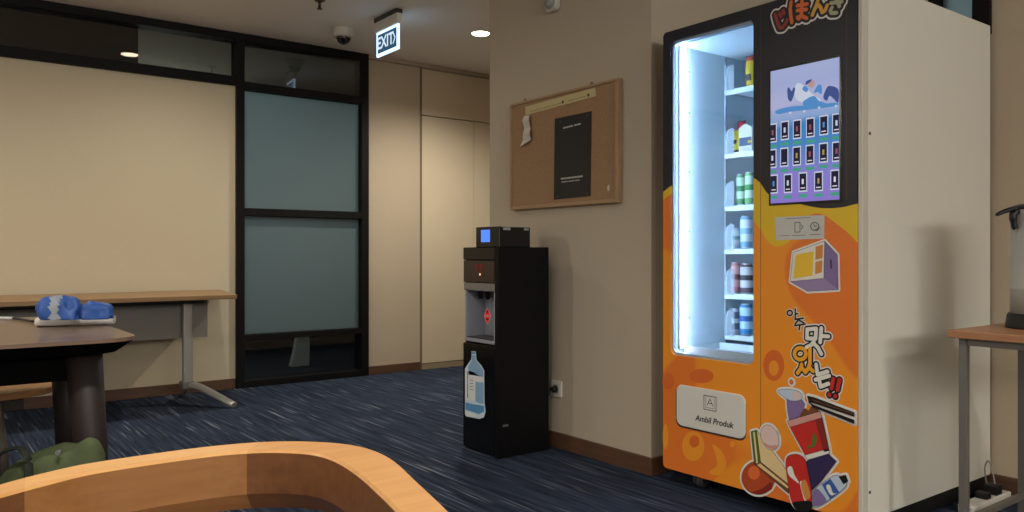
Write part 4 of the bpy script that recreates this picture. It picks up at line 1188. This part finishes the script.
# seat and legs below the frame edge
scx, scy = cw2(-.36, .72)
b = bmnew()
sp_ = [cw2(-.36 + .24 * math.copysign(abs(math.cos(2 * PI * k / 40)) ** .7, math.cos(2 * PI * k / 40)), .76 + .24 * math.copysign(abs(math.sin(2 * PI * k / 40)) ** .7, math.sin(2 * PI * k / 40))) for k in range(40)]
prism(b, sp_, .40, .455); obj('seat', b, mat('grey_upholstery', (58, 62, 72), .9, var=.3, scale=120), fc, .012)
for la, de, lt, dt_, ztop in ((-.60, .99, -.555, 1.03, .64), (-.10, .99, -.16, 1.04, .64), (-.62, .56, -.63, .90, .41), (-.10, .56, -.12, .58, .41)):
    p = cw2(la, de); q = cw2(lt, dt_)
    if ztop < .5:
        q = cw2(la + (.02 if la < -.3 else -.02), de + .02)
    pr = cw2((la + lt) / 2, (de + dt_) / 2) if ztop > .5 else cw2(la, de)
    b = bmnew(); tube(b, [(p[0], p[1], 0), (pr[0], pr[1], .42) if ztop > .5 else (pr[0], pr[1], .2), (q[0], q[1], ztop)], [.016, .022, .020], 14); obj('leg', b, M_ch2, fc)

# ------------------------------------------------------------------ side table with urn at right
rt = thing('side_table', 'small wood topped table with grey metal legs beside the vending machine', 'table', (3.0, .95, 0))
M_rt = wood('brown_laminate', (158, 108, 72), (176, 124, 86), .38, 'Y')
RX0, RX1, RY0, RY1 = 2.73, 3.27, .45, 1.243
b = bmnew(); box(b, RX0, RX1, RY0, RY1, .725, .75); obj('tabletop', b, M_rt, rt, .003)
M_gl = mat('grey_steel', (122, 118, 112), .4, .4)
for x, y in ((RX0 + .045, RY1 - .035), (RX1 - .03, RY1 - .035), (RX0 + .045, RY0 + .035), (RX1 - .03, RY0 + .035)):
    b = bmnew(); box(b, x - .0125, x + .0125, y - .0125, y + .0125, 0, .724); obj('leg', b, M_gl, rt, .002)
b = bmnew(); box(b, RX0 + .058, RX1 - .043, RY1 - .045, RY1 - .025, .11, .13); obj('side_rail', b, M_gl, rt, .002)
b = bmnew(); box(b, RX0 + .058, RX1 - .043, RY0 + .025, RY0 + .045, .11, .13); obj('side_rail', b, M_gl, rt, .002)
for x in (RX1 - .03, RX0 + .045):
    b = bmnew(); box(b, x - .01, x + .01, RY0 + .048, RY1 - .048, .70, .7245); obj('under_rail', b, M_gl, rt, .002)

uc = (3.060, 1.056); ur = thing('water_urn', 'stainless steel water urn with black base and lid on the side table', 'urn', (uc[0], uc[1], .75))
b = bmnew(); lathe(b, [(.132, 0), (.132, .006), (.126, .045), (.121, .050)], (uc[0], uc[1], .75), 40); obj('base', b, mat('urn_black', (22, 22, 24), .45), ur)
b = bmnew(); lathe(b, [(.118, .050), (.118, .13), (.1195, .132), (.1195, .136), (.118, .138), (.118, .385), (.121, .390), (.121, .398), (.110, .400)], (uc[0], uc[1], .75), 48); obj('body', b, mat('brushed_steel', (176, 174, 168), .4, .1, var=.05), ur)
b = bmnew(); lathe(b, [(.121, .3985), (.122, .408), (.10, .418), (.03, .424), (.028, .440), (.018, .446)], (uc[0], uc[1], .75), 40); obj('lid', b, mat('urn_lid', (40, 40, 42), .35), ur)
# side handle pointing left-front
hd = Vector((-.42, .91, 0)).normalized()
hd = (-RT * .98 + -FW * .1).normalized()
def up_(r, z, s=0):
    v = hd * r + Vector((-hd.y, hd.x, 0)) * s
    return (uc[0] + v.x, uc[1] + v.y, .75 + z)
b = bmnew()
tube(b, smooth_pts([up_(.110, .400), up_(.140, .400), up_(.170, .391), up_(.196, .380)], 5), [.012] * 8 + [.011, .011, .011, .010, .010, .009, .008, .006], 10, flat=.7)
tube(b, smooth_pts([up_(.120, .395), up_(.136, .380), up_(.132, .345), up_(.128, .335)], 5), [.012] * 8 + [.010] * 8, 10)
obj('handle', b, mat('urn_handle', (20, 20, 22), .4), ur)
# spigot toward -x (front)
b = bmnew(); tube(b, [(uc[0] - .116, uc[1] - .03, .83), (uc[0] - .155, uc[1] - .035, .83)], .010, 10); tube(b, [(uc[0] - .150, uc[1] - .035, .835), (uc[0] - .150, uc[1] - .035, .795)], .009, 10)
# the tap is on the side that is out of view
for v in b.verts:
    d_ = Vector((v.co.x - uc[0], v.co.y - uc[1], 0)); d_ = Matrix.Rotation(PI / 2 - .2, 3, 'Z') @ d_
    v.co.x = uc[0] + d_.x; v.co.y = uc[1] + d_.y
obj('tap', b, mat('urn_tap', (24, 24, 26), .4), ur)

# extension lead on the floor behind the table leg
ps = thing('power_strip', 'white power strip with black plug on the floor beside the vending machine', 'power strip', (3.42, 1.405, 0))
b = bmnew(); box(b, 3.24, 3.58, 1.375, 1.435, 0, .035); obj('strip_body', b, mat('strip_white', (206, 202, 194), .4), ps, .006)
for x0, x1, zt in ((3.46, 3.51, .075), (3.37, 3.41, .06)):
    b = bmnew(); box(b, x0, x1, 1.381, 1.429, .0352, zt); obj('plug', b, mat('plug_black', (20, 20, 20), .5), ps, .005)
b = bmnew(); tube(b, smooth_pts([(3.485, 1.40, .076), (3.49, 1.41, .12), (3.50, 1.43, .16), (3.52, 1.452, .12), (3.56, 1.455, .03), (3.60, 1.44, .008)], 6), .003, 8); obj('cable', b, mat('cable_pale', (150, 146, 138), .5), ps)

# pale bag in the dim room behind the glass
b = bmnew()
gx, gy = 2.79, 6.86
lo = [(gx - .085, gy - .04), (gx + .075, gy - .04), (gx + .075, gy + .05), (gx - .085, gy + .05)]
hi = [(gx - .03, gy - .01), (gx + .09, gy - .01), (gx + .09, gy + .03), (gx - .03, gy + .03)]
a = [b.verts.new((p[0], p[1], 0)) for p in lo]; m_ = [b.verts.new(((p[0] + q[0]) / 2, (p[1] + q[1]) / 2 - .006, .13)) for p, q in zip(lo, hi)]; c = [b.verts.new((p[0], p[1], .27)) for p in hi]
for A, B in ((a, m_), (m_, c)):
    for i in range(4):
        b.faces.new((A[i], A[(i + 1) % 4], B[(i + 1) % 4], B[i]))
b.faces.new(list(reversed(a)))
b.faces.new(c)
o = obj('paper_bag', b, mat('paper_pale', (176, 174, 166), .7), None, .004); tag(o, 'pale paper bag on the floor behind the lowest glass pane of the partition', 'bag')

# ------------------------------------------------------------------ lights
def lamp(name, kind, loc, power, col, **kw):
    l = bpy.data.lights.new(name, kind); l.energy = power; l.color = col
    for k_, v_ in kw.items():
        setattr(l, k_, v_)
    o = bpy.data.objects.new(name, l); C.objects.link(o); o.location = loc
    return o
WARM = (1.0, .935, .83)
def spot(x, y, p, ang=150, blend=.8):
    return lamp('downlight_beam', 'SPOT', (x, y, CZ - .02), p, WARM, spot_size=math.radians(ang), spot_blend=blend, shadow_soft_size=.06)
for x, p in ((1.45, 66), (-.5, 66), (-3.4, 170)):
    spot(x, 4.91 if x > -3 else 4.6, p, 150 if x > -3 else 178, .8 if x > -3 else .12)
spot(3.40, 4.90, 185)
spot(.3, 1.2, 165); spot(-2.2, 2.6, 185)
spot(2.2, -2.4, 380); spot(-.2, -2.4, 160)
# unseen soft fill lamps added at the far sides of the room, behind the viewer
o = lamp('rear_fill_light', 'AREA', (.2, YB + .05, 2.15), 185, (1.0, .975, .92), shape='RECTANGLE', size=5, size_y=.8); o.rotation_euler = (PI / 2 + .3, 0, 0)
o = lamp('side_fill_light', 'AREA', (XL + .05, 1.0, 1.7), 28, (1.0, .975, .92), shape='RECTANGLE', size=5, size_y=1.8); o.rotation_euler = (PI / 2, 0, -PI / 2)
# dim cool light in the room behind the glass
o = lamp('back_room_light', 'AREA', (1.7, 8.0, 2.0), 13, (.93, 1.0, .98), size=1.0); o.rotation_euler = (-PI / 2, 0, 0)
o = lamp('recess_room_light', 'AREA', (4.6, 2.2, 2.4), 24, (.95, .98, 1.0), size=.8)

wd_ = bpy.data.worlds.new('room_dark'); scene.world = wd_; wd_.use_nodes = True
wd_.node_tree.nodes['Background'].inputs[0].default_value = (.9, .85, .8, 1); wd_.node_tree.nodes['Background'].inputs[1].default_value = .02

# ------------------------------------------------------------------ camera
cd = bpy.data.cameras.new('camera'); cd.sensor_width = 36; cd.lens = 36 * F / 1024; cd.shift_y = -(256 - HY) / 1024; cd.clip_start = .02
co = bpy.data.objects.new('camera', cd); C.objects.link(co)
co.location = (0, 0, CH); co.rotation_euler = (PI / 2, 0, -YAW)
scene.camera = co
scene.view_settings.view_transform = 'Standard'
scene.view_settings.look = 'None'
